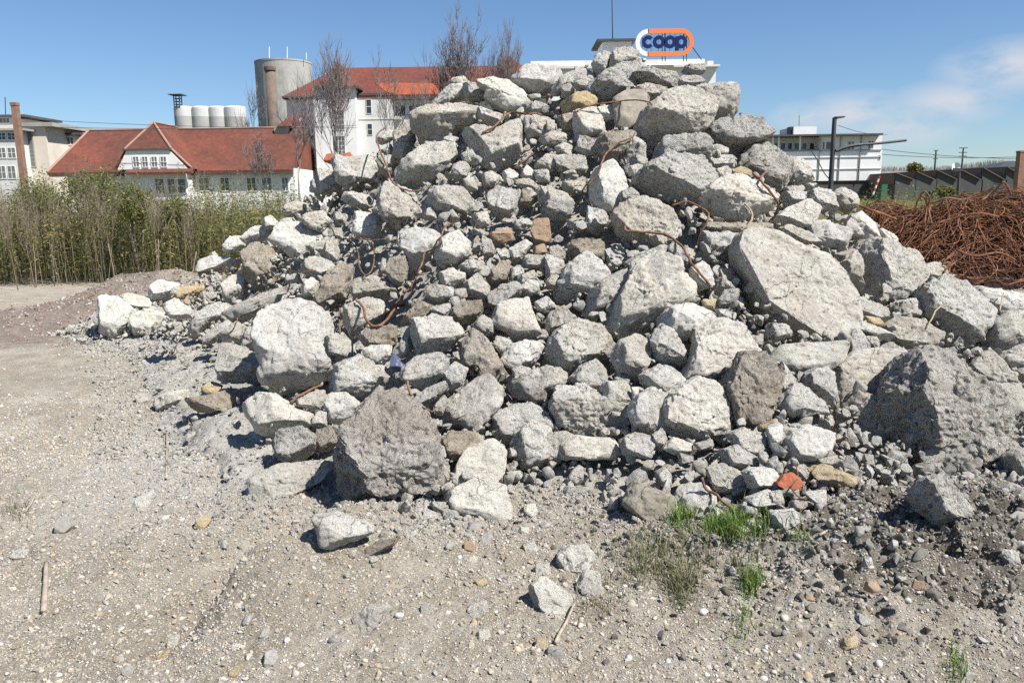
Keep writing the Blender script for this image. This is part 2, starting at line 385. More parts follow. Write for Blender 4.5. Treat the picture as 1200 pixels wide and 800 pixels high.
# stones lying free on the ground: tile | outline | material | label
STONES = [
 ('L', '165,570 220,530 280,525 300,545 290,580 230,625 180,600', 'w', 'chalky white stone lying alone on the gravel at lower middle'),
 ('L', '900,400 905,340 950,308 1010,315 1035,345 1040,380 990,385 970,415 930,415', 'w', 'knuckled white stone, upper one of the three below the heap'),
 ('L', '980,520 975,450 1000,405 1050,410 1060,470 1040,515', 'w', 'squarish white stone directly below the knuckled white stone'),
 ('L', '805,540 810,450 850,432 920,470 955,510 940,540 890,580 850,570', 'w', 'flat white stone with ragged edges, left one of the three'),
 ('L', '565,555 590,520 640,510 655,530 620,560 580,570', 'w', 'flat white pebble between ragged white stone and chalky white stone'),
 ('L', '605,640 620,610 655,610 662,640 635,655', 'w', 'round white pebble below the flat white pebble'),
 ('L', '620,315 630,270 655,258 668,275 660,310 640,325', 'g', 'smooth oval beige cobble below the cream face rock'),
 ('L', '580,240 600,222 625,230 625,255 600,262', 'g', 'round dark grey cobble left of the smooth oval beige cobble'),
 ('L', '555,325 570,290 595,295 600,320 580,335', 'k', 'orange brick crumb left of the smooth oval beige cobble'),
 ('L', '580,365 585,345 610,348 615,370', 'w', 'small bluish white pebble below the orange brick crumb'),
 ('L', '405,550 410,520 435,515 438,550 425,565', 'g', 'upright grey pebble right of the chalky white stone'),
 ('L', '820,680 830,640 860,640 862,675 840,692', 't', 'tan cobble left of the lying stick at the bottom'),
 ('L', '860,700 870,675 910,672 925,700 905,720', 'g', 'grey cobble near the lower end of the lying stick'),
 ('L', '760,250 770,238 800,240 800,260 770,262', 'w', 'flat pale pebble below the heap foot, middle of the gravel'),
 ('L', '775,330 780,300 815,290 830,320 800,345', 'c', 'pale chunk of mortar left of the knuckled white stone'),
 ('L', '810,410 830,370 870,370 880,410 840,425', 'c', 'grey chunk touching the knuckled white stone on its left'),
 ('L', '600,450 605,430 640,425 655,440 630,452', 't', 'yellow-green flat pebble above the flat white pebble'),
 ('L', '780,205 785,160 820,155 832,190 810,212', 'p', 'pale upright chunk in the gravel just below the heap foot'),
 ('M', '195,260 200,215 240,205 258,235 240,270 210,275', 'g', 'square grey stone on the left gravel'),
 ('M', '705,260 712,205 745,195 758,215 730,260', 't', 'cream flat stone on the left gravel beside the cracked ledge'),
 ('M', '830,675 840,658 868,660 874,680 850,690', 'w', 'bright white egg-shaped pebble at lower left'),
 ('M', '935,640 945,608 970,608 970,635 950,652', 'w', 'off-white oval pebble right of the bright white egg-shaped pebble'),
 ('M', '945,740 955,690 990,685 1010,715 980,750', 'g', 'large slate grey cobble at the bottom left'),
 ('M', '820,770 845,740 870,735 865,775 835,785', 't', 'yellow-brown cobble left of the large slate grey cobble'),
 ('M', '565,715 580,690 610,685 600,715 570,728', 't', 'pale yellow flat pebble in the lower left gravel'),
 ('M', '605,660 615,632 645,630 640,670 620,682', 'w', 'pale upright pebble above the pale yellow flat pebble'),
 ('M', '870,600 880,560 910,558 900,590', 'g', 'dark slate splinter at lower left'),
 ('M', '435,770 450,742 485,745 480,778 455,785', 'g', 'dark grey cobble near the bottom left edge'),
 ('M', '50,115 60,90 80,85 92,110 70,125', 'd', 'black stone on the far left gravel'),
 ('M', '480,180 500,130 550,110 550,150 510,185', 'w', 'white crumbled mortar lump on the left gravel'),
 ('M', '575,225 580,200 610,195 605,225', 'w', 'small white chip right of the crumbled mortar lump'),
 ('M', '1035,240 1045,215 1070,212 1065,240', 'w', 'white pebble just below the pale slab at the foot'),
 ('M', '35,345 60,320 100,320 95,345 50,360', 'w', 'flat whitish chip near the left picture edge'),
 ('N', '340,225 345,190 375,190 372,225 355,232', 'g', 'round grey stone on the dark earth at right'),
 ('N', '370,345 380,312 405,310 408,350 385,360', 'w', 'white pebble on the dark earth, left of the hollow'),
 ('N', '535,265 550,240 580,262 560,275', 'w', 'three-cornered white chip on the dark earth'),
 ('N', '915,310 930,283 965,285 985,330 975,350 940,330', 'w', 'white oblong stone on dark earth at the right edge'),
 ('N', '270,670 300,630 350,615 358,640 300,680', 't', 'long tan cobble lying at bottom right'),
 ('N', '345,545 360,530 405,555 400,580 370,580', 'w', 'star-shaped white chip above the long tan cobble'),
 ('N', '505,390 515,383 540,388 535,402 515,402', 'w', 'flat white pebble in the dark hollow at right'),
 ('N', '565,425 575,402 605,405 608,435 580,440', 'k', 'brick red stone in the dark earth'),
 ('N', '380,440 385,405 430,405 435,435 400,445', 'k', 'brown stone left of the brick red stone'),
 ('N', '140,475 150,450 180,460 175,482', 'k', 'orange brown stone chip at right of the grass'),
 ('N', '580,240 590,230 607,240 600,255 585,255', 'w', 'little round white pebble right of the three-cornered chip'),
 ('N', '610,305 615,290 645,300 640,312', 'w', 'small flat white chip above the dark hollow'),
]
# ---------------------------------------------------------------- camera and pixel rays
F = 930.0
CAMH = 1.62
PITCH, ROLL = math.radians(10.36), math.radians(-0.8)
sc = bpy.context.scene
COL = sc.collection
cam_d = bpy.data.cameras.new('camera'); cam = bpy.data.objects.new('camera', cam_d); COL.objects.link(cam)
Rm = Matrix.Rotation(math.pi/2 - PITCH, 3, 'X') @ Matrix.Rotation(ROLL, 3, 'Z')
cam.matrix_world = Matrix.Translation((0, 0, CAMH)) @ Rm.to_4x4()
cam_d.sensor_width = 36; cam_d.lens = F/1200*36; cam_d.clip_start = .05; cam_d.clip_end = 20000
sc.camera = cam
RMN = np.array(Rm)
CAMP = np.array((0, 0, CAMH))
CR, CU, CB = RMN[:, 0], RMN[:, 1], RMN[:, 2]          # right, up, toward the viewer
def ray(px, py):
    return RMN @ np.array(((px-600)/F, (400-py)/F, -1.0))
def P(px, py, Y):
    d = ray(px, py); return CAMP + d*(Y/d[1])
def Zd(px, py, zd):                                    # point at camera depth zd
    return CAMP + ray(px, py)*zd
def pix(p):
    q = RMN.T @ (np.asarray(p)-CAMP); return (600 + F*q[0]/-q[2], 400 - F*q[1]/-q[2])

# ---------------------------------------------------------------- noise (numpy)
def _h(ix, iy, iz, s):
    n = (ix*374761393 + iy*668265263 + iz*2147483647 + s*1274126177) & 0xFFFFFFFF
    n = ((n ^ (n >> 13))*1274126177) & 0xFFFFFFFF
    n = ((n ^ (n >> 16))*2246822519) & 0xFFFFFFFF
    return ((n ^ (n >> 15)) & 0xFFFF)/65535.0
def vnoise(p, s=0):
    p = np.asarray(p, float); i = np.floor(p).astype(np.int64); f = p-i; f = f*f*f*(f*(f*6-15)+10)
    x, y, z = i[..., 0], i[..., 1], i[..., 2]; fx, fy, fz = f[..., 0], f[..., 1], f[..., 2]
    def L(a, b, t): return a+(b-a)*t
    v = L(L(L(_h(x, y, z, s), _h(x+1, y, z, s), fx), L(_h(x, y+1, z, s), _h(x+1, y+1, z, s), fx), fy),
          L(L(_h(x, y, z+1, s), _h(x+1, y, z+1, s), fx), L(_h(x, y+1, z+1, s), _h(x+1, y+1, z+1, s), fx), fy), fz)
    return v*2-1
def fbm(p, s=0, o=3, g=.5):
    r = 0; a = 1; t = 0
    for k in range(o):
        r = r + a*vnoise(p*(2.03**k)+k*17.3, s+k); t += a; a *= g
    return r/t
def vn2(x, y, s=0, o=2):
    return fbm(np.stack((x, y, np.zeros_like(x)+s*3.7), -1), s, o)

# ---------------------------------------------------------------- mesh helpers
def mk(name, v, f, mat, parent=None, smooth=False, loc=None):
    me = bpy.data.meshes.new(name)
    v = np.asarray(v, np.float32)
    if isinstance(f, np.ndarray):
        k = f.shape[1]
        me.vertices.add(len(v)); me.vertices.foreach_set('co', v.ravel())
        me.loops.add(f.size); me.loops.foreach_set('vertex_index', f.astype(np.int32).ravel())
        me.polygons.add(len(f)); me.polygons.foreach_set('loop_start', np.arange(0, f.size, k, dtype=np.int32))
        me.polygons.foreach_set('loop_total', np.full(len(f), k, np.int32)); me.update(calc_edges=True)
    else:
        me.from_pydata([tuple(map(float, q)) for q in v], [], [tuple(map(int, q)) for q in f]); me.update()
    if smooth: me.polygons.foreach_set('use_smooth', np.ones(len(me.polygons), bool))
    o = bpy.data.objects.new(name, me); COL.objects.link(o)
    if mat: me.materials.append(mat)
    if loc is not None: o.location = loc
    if parent is not None: adopt(o, parent)
    return o
def adopt(o, parent):
    o.parent = parent; o.matrix_parent_inverse = Matrix.Translation(-Vector(parent.location))
def tag(o, label, cat, group=None, kind=None):
    if label: o['label'] = label
    if cat: o['category'] = cat
    if group: o['group'] = group
    if kind: o['kind'] = kind
    return o
def thing(name, loc, label, cat, group=None):
    o = bpy.data.objects.new(name, None); COL.objects.link(o); o.location = tuple(map(float, loc)); o.empty_display_size = .2
    return tag(o, label, cat, group)
class MB:
    def __init__(s): s.v = []; s.f = []
    def add(s, v, f):
        n = len(s.v); s.v += [tuple(map(float, q)) for q in v]; s.f += [tuple(i+n for i in q) for q in f]
    def box(s, a, b):
        (x0, y0, z0), (x1, y1, z1) = a, b
        s.add([(x0,y0,z0),(x1,y0,z0),(x1,y1,z0),(x0,y1,z0),(x0,y0,z1),(x1,y0,z1),(x1,y1,z1),(x0,y1,z1)],
              [(3,2,1,0),(4,5,6,7),(0,1,5,4),(1,2,6,5),(2,3,7,6),(3,0,4,7)])
    def hull(s, pts):
        bm = bmesh.new()
        for q in pts: bm.verts.new(tuple(map(float, q)))
        r = bmesh.ops.convex_hull(bm, input=bm.verts)
        bmesh.ops.delete(bm, geom=[g for g in bm.verts if not g.link_faces], context='VERTS')
        bmesh.ops.dissolve_limit(bm, angle_limit=.01, verts=bm.verts, edges=bm.edges)
        bmesh.ops.recalc_face_normals(bm, faces=bm.faces)
        bm.verts.index_update()
        s.add([w.co for w in bm.verts], [[w.index for w in g.verts] for g in bm.faces]); bm.free()
    def tube(s, pts, r, n=6, closed=False):
        pts = [np.asarray(p, float) for p in pts]; m = len(pts)
        rr = r if isinstance(r, (list, tuple)) else [r]*m
        t0 = pts[1]-pts[0]; u = np.cross(t0, (0, 0, 1.0))
        if np.linalg.norm(u) < 1e-6*np.linalg.norm(t0)+1e-12: u = np.cross(t0, (0, 1.0, 0))
        V = []
        for i in range(m):
            t = pts[min(i+1, m-1)]-pts[max(i-1, 0)]; t = t/(np.linalg.norm(t)+1e-12)
            u = u-t*np.dot(u, t); u = u/(np.linalg.norm(u)+1e-12); w = np.cross(t, u)
            for k in range(n):
                a = 2*math.pi*k/n; V.append(pts[i]+rr[i]*(math.cos(a)*u+math.sin(a)*w))
        Fc = [(i*n+k, i*n+(k+1) % n, (i+1)*n+(k+1) % n, (i+1)*n+k) for i in range(m-1) for k in range(n)]
        Fc += [tuple(range(n-1, -1, -1)), tuple((m-1)*n+k for k in range(n))]
        s.add(V, Fc)
    def cyl(s, c, r0, r1, z0, z1, n=32):
        V = [(c[0]+r0*math.cos(2*math.pi*k/n), c[1]+r0*math.sin(2*math.pi*k/n), z0) for k in range(n)]
        V += [(c[0]+r1*math.cos(2*math.pi*k/n), c[1]+r1*math.sin(2*math.pi*k/n), z1) for k in range(n)]
        s.add(V, [(k, (k+1) % n, n+(k+1) % n, n+k) for k in range(n)]+[tuple(range(n-1, -1, -1)), tuple(range(n, 2*n))])
    def build(s, name, mat, parent=None, smooth=False): return mk(name, s.v, s.f, mat, parent, smooth)
def smooth_path(pts, k=6):
    pts = [np.asarray(p, float) for p in pts]; out = []
    for i in range(len(pts)-1):
        a = pts[max(i-1, 0)]; b = pts[i]; c = pts[i+1]; d = pts[min(i+2, len(pts)-1)]
        for j in range(k):
            t = j/k
            out.append(.5*((2*b)+(c-a)*t+(2*a-5*b+4*c-d)*t*t+(3*b-a-3*c+d)*t**3))
    out.append(pts[-1]); return out

# ---------------------------------------------------------------- materials
class NT:
    def __init__(s, name):
        s.m = bpy.data.materials.new(name); s.m.use_nodes = True; s.t = s.m.node_tree; s.b = s.t.nodes['Principled BSDF']
        s.b.inputs['Roughness'].default_value = .95; s.b.inputs['Specular IOR Level'].default_value = .2
        s.tc = s.t.nodes.new('ShaderNodeTexCoord')
    def n(s, typ, **k):
        o = s.t.nodes.new('ShaderNode'+typ)
        for a, b in k.items():
            if a[0] == '_': setattr(o, a[1:], b)
            else:
                i = o.inputs[a.replace('_', ' ')]
                if hasattr(b, 'is_output'): s.t.links.new(b, i)
                else: i.default_value = b
        return o
    def link(s, a, b): s.t.links.new(a, b)
    def noise(s, vec, scale, detail=4, rough=.6):
        o = s.n('TexNoise', Scale=scale, Detail=detail, Roughness=rough); s.link(vec, o.inputs['Vector']); return o.outputs['Fac']
    def vor(s, vec, scale, feat='F1'):
        o = s.n('TexVoronoi', _feature=feat, Scale=scale); s.link(vec, o.inputs['Vector']); return o
    def ramp(s, fac, stops, interp='LINEAR'):
        o = s.t.nodes.new('ShaderNodeValToRGB'); r = o.color_ramp; r.interpolation = interp
        while len(r.elements) < len(stops): r.elements.new(.5)
        for e, (p, c) in zip(r.elements, stops):
            e.position = p; e.color = (*c, 1) if len(c) == 3 else c
        s.link(fac, o.inputs['Fac']); return o.outputs['Color']
    def g(s, v): return (v, v, v)
    def mix(s, fac, a, b, mode='MIX'):
        o = s.n('Mix', _data_type='RGBA', _blend_type=mode)
        for i, q in ((0, fac), (6, a), (7, b)):
            if hasattr(q, 'is_output'): s.link(q, o.inputs[i])
            else: o.inputs[i].default_value = q if i == 0 else (*q, 1)[:4]
        return o.outputs[2]
    def math(s, op, a, b=0.0, clamp=False):
        o = s.t.nodes.new('ShaderNodeMath'); o.operation = op; o.use_clamp = clamp
        for i, q in ((0, a), (1, b)):
            if hasattr(q, 'is_output'): s.link(q, o.inputs[i])
            else: o.inputs[i].default_value = q
        return o.outputs[0]
    def bump(s, h, strength, dist, prev=None):
        o = s.n('Bump', Strength=strength, Distance=dist); s.link(h, o.inputs['Height'])
        if prev is not None: s.link(prev, o.inputs['Normal'])
        return o.outputs['Normal']
    def out(s, col, nrm=None):
        if hasattr(col, 'is_output'): s.link(col, s.b.inputs['Base Color'])
        else: s.b.inputs['Base Color'].default_value = (*col, 1)
        if nrm is not None: s.link(nrm, s.b.inputs['Normal'])
        return s.m
def objvec(N, k=37.0):
    oi = N.n('ObjectInfo'); r = N.math('MULTIPLY', oi.outputs['Random'], k)
    a = N.n('VectorMath', _operation='ADD'); N.link(N.tc.outputs['Object'], a.inputs[0]); N.link(r, a.inputs[1])
    return a.outputs[0], oi.outputs['Random']

def concrete(name, lo, hi, agg=.5, aggscale=38, pit=.6, tint=True, stain=None, stainamt=.5, bump=1.0, island=False):
    N = NT(name)
    if island:
        v = N.tc.outputs['Object']; ge = N.n('NewGeometry'); rnd = ge.outputs['Random Per Island']
    else: v, rnd = objvec(N)
    base = N.ramp(N.noise(v, 7, 6, .65), [(.3, lo), (.52, tuple((a+b)/2 for a, b in zip(lo, hi))), (.72, hi)])
    if stain:
        base = N.mix(N.math('MULTIPLY', N.ramp(N.noise(v, 3.2, 6, .62), [(.46, N.g(0)), (.58, N.g(1))]), stainamt), base, stain)
    vo = N.vor(v, aggscale); d = vo.outputs['Distance']
    sel = N.n('SeparateColor'); N.link(vo.outputs['Color'], sel.inputs[0])
    acol = N.ramp(sel.outputs[0], [(0, (.16, .155, .15)), (.25, (.30, .28, .25)), (.5, (.42, .36, .27)), (.7, (.60, .58, .54)), (.92, (.34, .25, .19))], 'CONSTANT')
    amask = N.math('MULTIPLY', N.math('MULTIPLY', N.ramp(d, [(.3, N.g(1)), (.42, N.g(0))]), N.ramp(sel.outputs[1], [(.55, N.g(0)), (.6, N.g(1))])), agg)
    base = N.mix(amask, base, acol)
    wv = N.n('VectorMath', _operation='MULTIPLY_ADD'); nzc = N.n('TexNoise', Scale=9.0, Detail=4.0); N.link(v, nzc.inputs['Vector']); N.link(nzc.outputs['Color'], wv.inputs[0]); wv.inputs[1].default_value = (.16, .16, .16); N.link(v, wv.inputs[2])
    ck = N.vor(wv.outputs[0], 4.2, 'DISTANCE_TO_EDGE'); crk = N.math('MULTIPLY', N.ramp(ck.outputs['Distance'], [(.004, N.g(1)), (.016, N.g(0))]), N.ramp(N.noise(v, 2.6, 3), [(.52, N.g(0)), (.6, N.g(.75))]))
    base = N.mix(crk, base, tuple(c*.35 for c in lo))
    pits = N.ramp(N.noise(v, 46, 4, .7), [(.35, N.g(1)), (.43, N.g(0))])
    base = N.mix(N.math('MULTIPLY', pits, pit), base, tuple(c*.42 for c in lo))
    fine = N.ramp(N.noise(v, 170, 3, .7), [(.28, N.g(.6)), (.5, N.g(1.0)), (.75, N.g(1.16))])
    base = N.mix(N.math('ADD', .45, N.math('MULTIPLY', N.math('FRACT', N.math('MULTIPLY', rnd, 7.3)), .55)), base, fine, 'MULTIPLY'); base = N.mix(1.0, base, (1.0, .985, .945), 'MULTIPLY')
    if tint:
        tc_ = N.ramp(rnd, [(0, (.86, .85, .84)), (.3, (1.02, 1.02, 1.0)), (.55, (.97, .93, .86)), (.75, (1.06, 1.06, 1.05)), (1, (.90, .86, .80))])
        base = N.mix(1.0, base, tc_, 'MULTIPLY')
    h = N.math('ADD', N.math('MULTIPLY', N.noise(v, 60, 9, .8), 1.0), N.math('MULTIPLY', N.ramp(d, [(.1, N.g(1)), (.5, N.g(0))]), .16*agg*2))
    h = N.math('SUBTRACT', N.math('SUBTRACT', h, N.math('MULTIPLY', pits, .45*pit)), N.math('MULTIPLY', crk, .8))
    nb = N.bump(h, min(1.0, .9*bump), .024*max(1.0, bump))
    nb = N.bump(N.noise(v, 150, 5, .75), min(1.0, .9*bump), .010, nb)
    return N.out(base, nb)
M = {}
M['c'] = concrete('concrete_grey', (.45, .442, .418), (.68, .67, .64), stain=(.40, .355, .29), stainamt=.4)
M['p'] = concrete('concrete_pale', (.51, .502, .478), (.72, .71, .68), agg=.35, pit=.45, bump=.8, stain=(.47, .43, .36), stainamt=.3)
M['r'] = concrete('concrete_rough', (.38, .372, .355), (.63, .62, .595), agg=.8, aggscale=30, pit=.95, bump=1.5)
M['R'] = concrete('concrete_pebbly', (.41, .402, .382), (.63, .62, .595), agg=.9, aggscale=26, pit=.95, bump=1.7)
M['s'] = concrete('concrete_slab', (.45, .435, .40), (.58, .565, .525), agg=.75, aggscale=34, pit=.35, bump=.8, stain=(.36, .30, .24), stainamt=.35)
M['b'] = concrete('concrete_dusty_brown', (.36, .325, .275), (.54, .505, .45), agg=.6, pit=.6, stain=(.26, .215, .165), stainamt=.5)
M['e'] = concrete('concrete_earthy', (.36, .335, .30), (.55, .525, .485), agg=.6, pit=.7, stain=(.27, .225, .18), stainamt=.6, bump=1.3)
M['E'] = concrete('concrete_earth_crust', (.44, .415, .375), (.64, .62, .585), agg=.9, aggscale=34, pit=.8, stain=(.36, .29, .225), stainamt=.35, bump=1.6)
M['T'] = concrete('concrete_taupe', (.27, .25, .225), (.33, .31, .28), agg=.15, pit=.1, bump=.3)
M['t'] = concrete('sandstone', (.40, .32, .20), (.56, .48, .34), agg=.2, pit=.3, bump=.8)
M['k'] = concrete('tan_brick', (.33, .235, .165), (.44, .33, .25), agg=.2, pit=.3, bump=.7)
M['o'] = concrete('concrete_olive', (.27, .245, .195), (.40, .375, .33), agg=.3, pit=.4, bump=.7)
M['w'] = concrete('white_stone', (.52, .51, .48), (.68, .67, .65), agg=.1, pit=.4, bump=.9)
M['g'] = concrete('grey_stone', (.23, .225, .215), (.34, .33, .31), agg=.1, pit=.2, bump=.4)
M['d'] = M['c']; M['2'] = M['c']
M['rubble'] = concrete('rubble_mix', (.42, .41, .385), (.64, .63, .60), agg=.5, pit=.5, island=True)
def plain(name, col, var=.12, scale=3.0, rough=.9, bump=0, spec=.2):
    N = NT(name); v, rnd = objvec(N)
    c = N.ramp(N.noise(v, scale, 6, .65), [(.25, tuple(k*(1-var*1.6) for k in col)), (.5, col), (.75, tuple(min(1, k*(1+var)) for k in col))])
    N.b.inputs['Roughness'].default_value = rough; N.b.inputs['Specular IOR Level'].default_value = spec
    return N.out(c, N.bump(N.noise(v, scale*4, 5, .6), .5, bump) if bump else None)
def rusty(name, a, b, scale=30):
    N = NT(name); v, rnd = objvec(N)
    ge = N.n('NewGeometry')
    c = N.ramp(N.noise(v, scale, 5, .7), [(.25, tuple(k*.35 for k in a)), (.45, a), (.7, b)])
    c = N.mix(1.0, c, N.ramp(ge.outputs['Random Per Island'], [(0, (.45, .42, .42)), (.35, (.85, .8, .78)), (.7, (1.1, 1.1, 1.1)), (.88, (1.5, 1.7, 1.9)), (1, (.6, .55, .55))]), 'MULTIPLY')
    return N.out(c, N.bump(N.noise(v, 160, 3), .6, .003))
M['rust'] = rusty('rusty_steel', (.14, .078, .05), (.27, .165, .105))
M['rustheap'] = rusty('rusty_steel_heap', (.15, .07, .038), (.30, .15, .08), 12)
# ---------------------------------------------------------------- ground height
def gh(x, y):
    x = np.asarray(x, float); y = np.asarray(y, float)
    near = np.clip((16-y)/6, 0, 1)*np.clip((14-np.abs(x))/5, 0, 1)
    z = .08*vn2(x*.5, y*.5, 1, 2)
    det = .036*vn2(x*1.7, y*1.7, 2, 3)
    # the foot of the heap lifts a little
    z = z + .10*np.exp(-((y-4.6)/1.0)**2)*np.clip((x+2.2)/1.5, 0, 1)
    # dark earth bank at lower right, cloddy
    em = np.exp(-(((x-1.85)/1.0)**2+((y-3.35)/.55)**2))
    cl = 1-np.abs(vn2(x*4.5, y*4.5, 5, 3))*2
    z = z+em*(.10+.16*cl-.10*np.clip(vn2(x*4.1, y*4.1, 10, 2)-.1, 0, 1)*2)
    # scattered clods everywhere near
    c2 = np.clip(vn2(x*5, y*5, 8, 3)-.1, 0, 1)
    patch = np.clip(.4+1.4*vn2(x*.9, y*.9, 11, 2), 0, 1.2)
    z = z+.075*c2*patch-.05*np.clip(vn2(x*3.1, y*3.1, 9, 2)-.35, 0, 1)
    fine = .010*vn2(x*22, y*22, 13, 2)+.006*vn2(x*50, y*50, 14, 1)
    # cracked ledge at lower left of the heap foot
    t = (x+1.05)*.75+(y-3.35)*-.35 + .12*vn2(x*2.5, y*2.5, 17, 3)
    led = np.exp(-((x+.95)/.55)**2-((y-3.3)/.6)**2)
    z = z+led*(.17*np.tanh(t*20)+.03*cl)
    z = z+(det+fine)*1.0
    # low brown spoil heap at left, before the weeds
    mx, my = SP
    r2 = ((x-mx)/1.35)**2+((y-my)/.9)**2
    z = z*near + .62*np.exp(-r2*1.2)*(1+.25*vn2(x*2.2, y*2.2, 21, 3)) + .25*np.exp(-(((x-mx-1.6)/1.2)**2+((y-my)/.8)**2))
    return z
SP = (P(158, 325, 11.6)[0], 11.8)
def axis(a, b, step, far, g=1.16):
    mid = np.arange(a, b+step/2, step); l = []; s = step; x = a
    while x > -far: s *= g; x -= s; l.append(x)
    r = []; s = step; x = mid[-1]
    while x < far: s *= g; x += s; r.append(x)
    return np.concatenate((np.array(l[::-1]), mid, np.array(r)))
gx = axis(-3.6, 4.2, .0125, 6000); gy = axis(1.9, 6.2, .0125, 6000); gy = gy[gy > -60]
GX, GY = np.meshgrid(gx, gy, indexing='ij')
GZ = gh(GX, GY)
def gf(x, y):                                        # quick look-up of the same ground
    x = np.asarray(x, float); y = np.asarray(y, float)
    i = np.clip(np.searchsorted(gx, x)-1, 0, len(gx)-2); j = np.clip(np.searchsorted(gy, y)-1, 0, len(gy)-2)
    u = np.clip((x-gx[i])/(gx[i+1]-gx[i]), 0, 1); v = np.clip((y-gy[j])/(gy[j+1]-gy[j]), 0, 1)
    return GZ[i, j]*(1-u)*(1-v)+GZ[i+1, j]*u*(1-v)+GZ[i, j+1]*(1-u)*v+GZ[i+1, j+1]*u*v
def ground_hit(px, py):
    d = ray(px, py); t = 1.0
    zz = 0.0
    if d[2] > -.01: d = d*1.0; d[2] = -.01
    for _ in range(12):
        t = (zz-CAMH)/d[2]; q = CAMP+d*t; zz = float(gf(q[0], q[1]))
    return CAMP+d*t

# ---------------------------------------------------------------- the heap's general surface
BASE = [(40,392),(78,398),(100,405),(138,416),(152,440),(170,475),(210,530),(280,592),(378,613),(480,612),(560,595),(650,580),(740,600),(840,610),(930,612),(1010,595),(1090,592),(1180,600),(1330,620),(1500,650)]
RIDGE = [(85,392,9.7),(105,372,9.8),(130,352,9.8),(190,334,9.8),(250,307,9.8),(300,282,9.6),(345,240,9.3),(385,194,9.0),(450,154,8.6),(530,100,8.2),(620,86,7.9),(700,64,7.6),(760,66,7.4),(840,92,7.2),(905,168,7.1),(965,208,7.0),(1050,271,6.8),(1130,326,6.5),(1250,392,6.3),(1420,430,6.0)]
B3 = [ground_hit(*b) for b in BASE]
R3 = []
for px, py, D in RIDGE: R3.append(Zd(px, py, D))
B3 = smooth_path(B3, 6); R3 = smooth_path(R3, 6)
NV = 26
rows = []
for b, r in zip(B3, R3):
    line = []
    for j in range(NV+1):
        t = j/NV; q = b+(r-b)*t; q = q.copy(); q[2] += -.10*math.sin(math.pi*t)*min(1, np.linalg.norm(r-b)/3)
        line.append(q)
    away = np.array((r[0]*.25, 1.0, 0)); away /= np.linalg.norm(away)
    hgt = max(r[2], .1)
    for j in range(1, 13):
        t = j/12; q = r+away*hgt*1.5*t; q[2] = hgt*(1-t)-.15*t; line.append(q)
    rows.append(line)
SURF = np.array(rows)
nu, nvv = SURF.shape[:2]
def grid_faces(a, b):
    i = np.arange(a*b).reshape(a, b)
    return np.stack((i[:-1, :-1], i[1:, :-1], i[1:, 1:], i[:-1, 1:]), -1).reshape(-1, 4)
from mathutils.bvhtree import BVHTree
SV = SURF.reshape(-1, 3)
bvh = BVHTree.FromPolygons([tuple(v) for v in SV], [tuple(map(int, f)) for f in grid_faces(nu, nvv)])
def depth_at(px, py):
    for k in range(60):
        d = ray(px, py+k*3); h = bvh.ray_cast(Vector(CAMP), Vector(d).normalized())
        g = None
        if d[2] < 0:
            q = ground_hit(px, py+k*3); g = (RMN.T @ (q-CAMP))[2]*-1
        if h[0] is not None:
            zd = -(RMN.T @ (np.array(h[0])-CAMP))[2]
            return min(zd, g) if g else zd
        if g and g < 10.5: return g
    return 6.0

# ---------------------------------------------------------------- rocks
_ICO = {}
def ico(n):
    if n not in _ICO:
        bm = bmesh.new(); bmesh.ops.create_icosphere(bm, subdivisions=n, radius=1)
        v = np.array([w.co[:] for w in bm.verts]); v /= np.linalg.norm(v, axis=1)[:, None]
        f = np.array([[w.index for w in g.verts] for g in bm.faces]); bm.free(); _ICO[n] = (v, f)
    return _ICO[n]
def parea(p):
    x, y = p[:, 0], p[:, 1]; x1, y1 = np.roll(x, -1), np.roll(y, -1); c = x*y1-x1*y; a = c.sum()/2
    return a, np.array([((x+x1)*c).sum()/(6*a), ((y+y1)*c).sum()/(6*a)])
def radial(poly, n=360):
    th = np.linspace(-math.pi, math.pi, n, endpoint=False); d = np.stack((np.cos(th), np.sin(th)), 1)
    r = np.zeros(n); q = np.roll(poly, -1, 0)
    for a, b in zip(poly, q):
        e = b-a; den = d[:, 0]*e[1]-d[:, 1]*e[0]; den = np.where(np.abs(den) < 1e-9, 1e-9, den)
        t = (a[0]*e[1]-a[1]*e[0])/den; u = (a[0]*d[:, 1]-a[1]*d[:, 0])/den
        ok = (t > 0) & (u >= -1e-6) & (u <= 1+1e-6); r = np.where(ok, np.maximum(r, t), r)
    r = np.where(r <= 0, r[r > 0].mean(), r)
    for _ in range(3): r = (np.roll(r, 1)+r*2+np.roll(r, -1))/4
    return r
def facet(q, n, k, jit=None):
    n = np.asarray(n, float); n = n/np.linalg.norm(n); s = q @ n; d = k*s.max()
    if jit is not None: d = d+jit
    o = np.maximum(s-d, 0)
    return q-n*(o*.96)[:, None]
def chips(w, R, rng, level):
    """broken faces: patches, each tilted its own way, with small steps where they meet"""
    out = np.zeros(len(w)); wj = w+.16*R*np.stack([vnoise(w/(.3*R), 50+i) for i in range(3)], 1)*.5+.03*R*np.stack([vnoise(w/(.09*R), 60+i) for i in range(3)], 1)
    for K, sl, cap in ((24, .10, .016), (140, .20, .010)) if level >= 6 else ((20, .10, .012), (80, .20, .008)):
        sd = w[rng.randint(0, len(w), K)]; best = np.full(len(w), 1e9); idx = np.zeros(len(w), int)
        for i, q in enumerate(sd):
            dd = ((wj-q)**2).sum(1); k = dd < best; best[k] = dd[k]; idx[k] = i
        t = rng.normal(0, 1, (K, 3)); t /= np.linalg.norm(t, axis=1)[:, None]
        out += np.clip(((w-sd[idx])*t[idx]).sum(1)*sl, -cap, cap)
    return out
FAC = {}
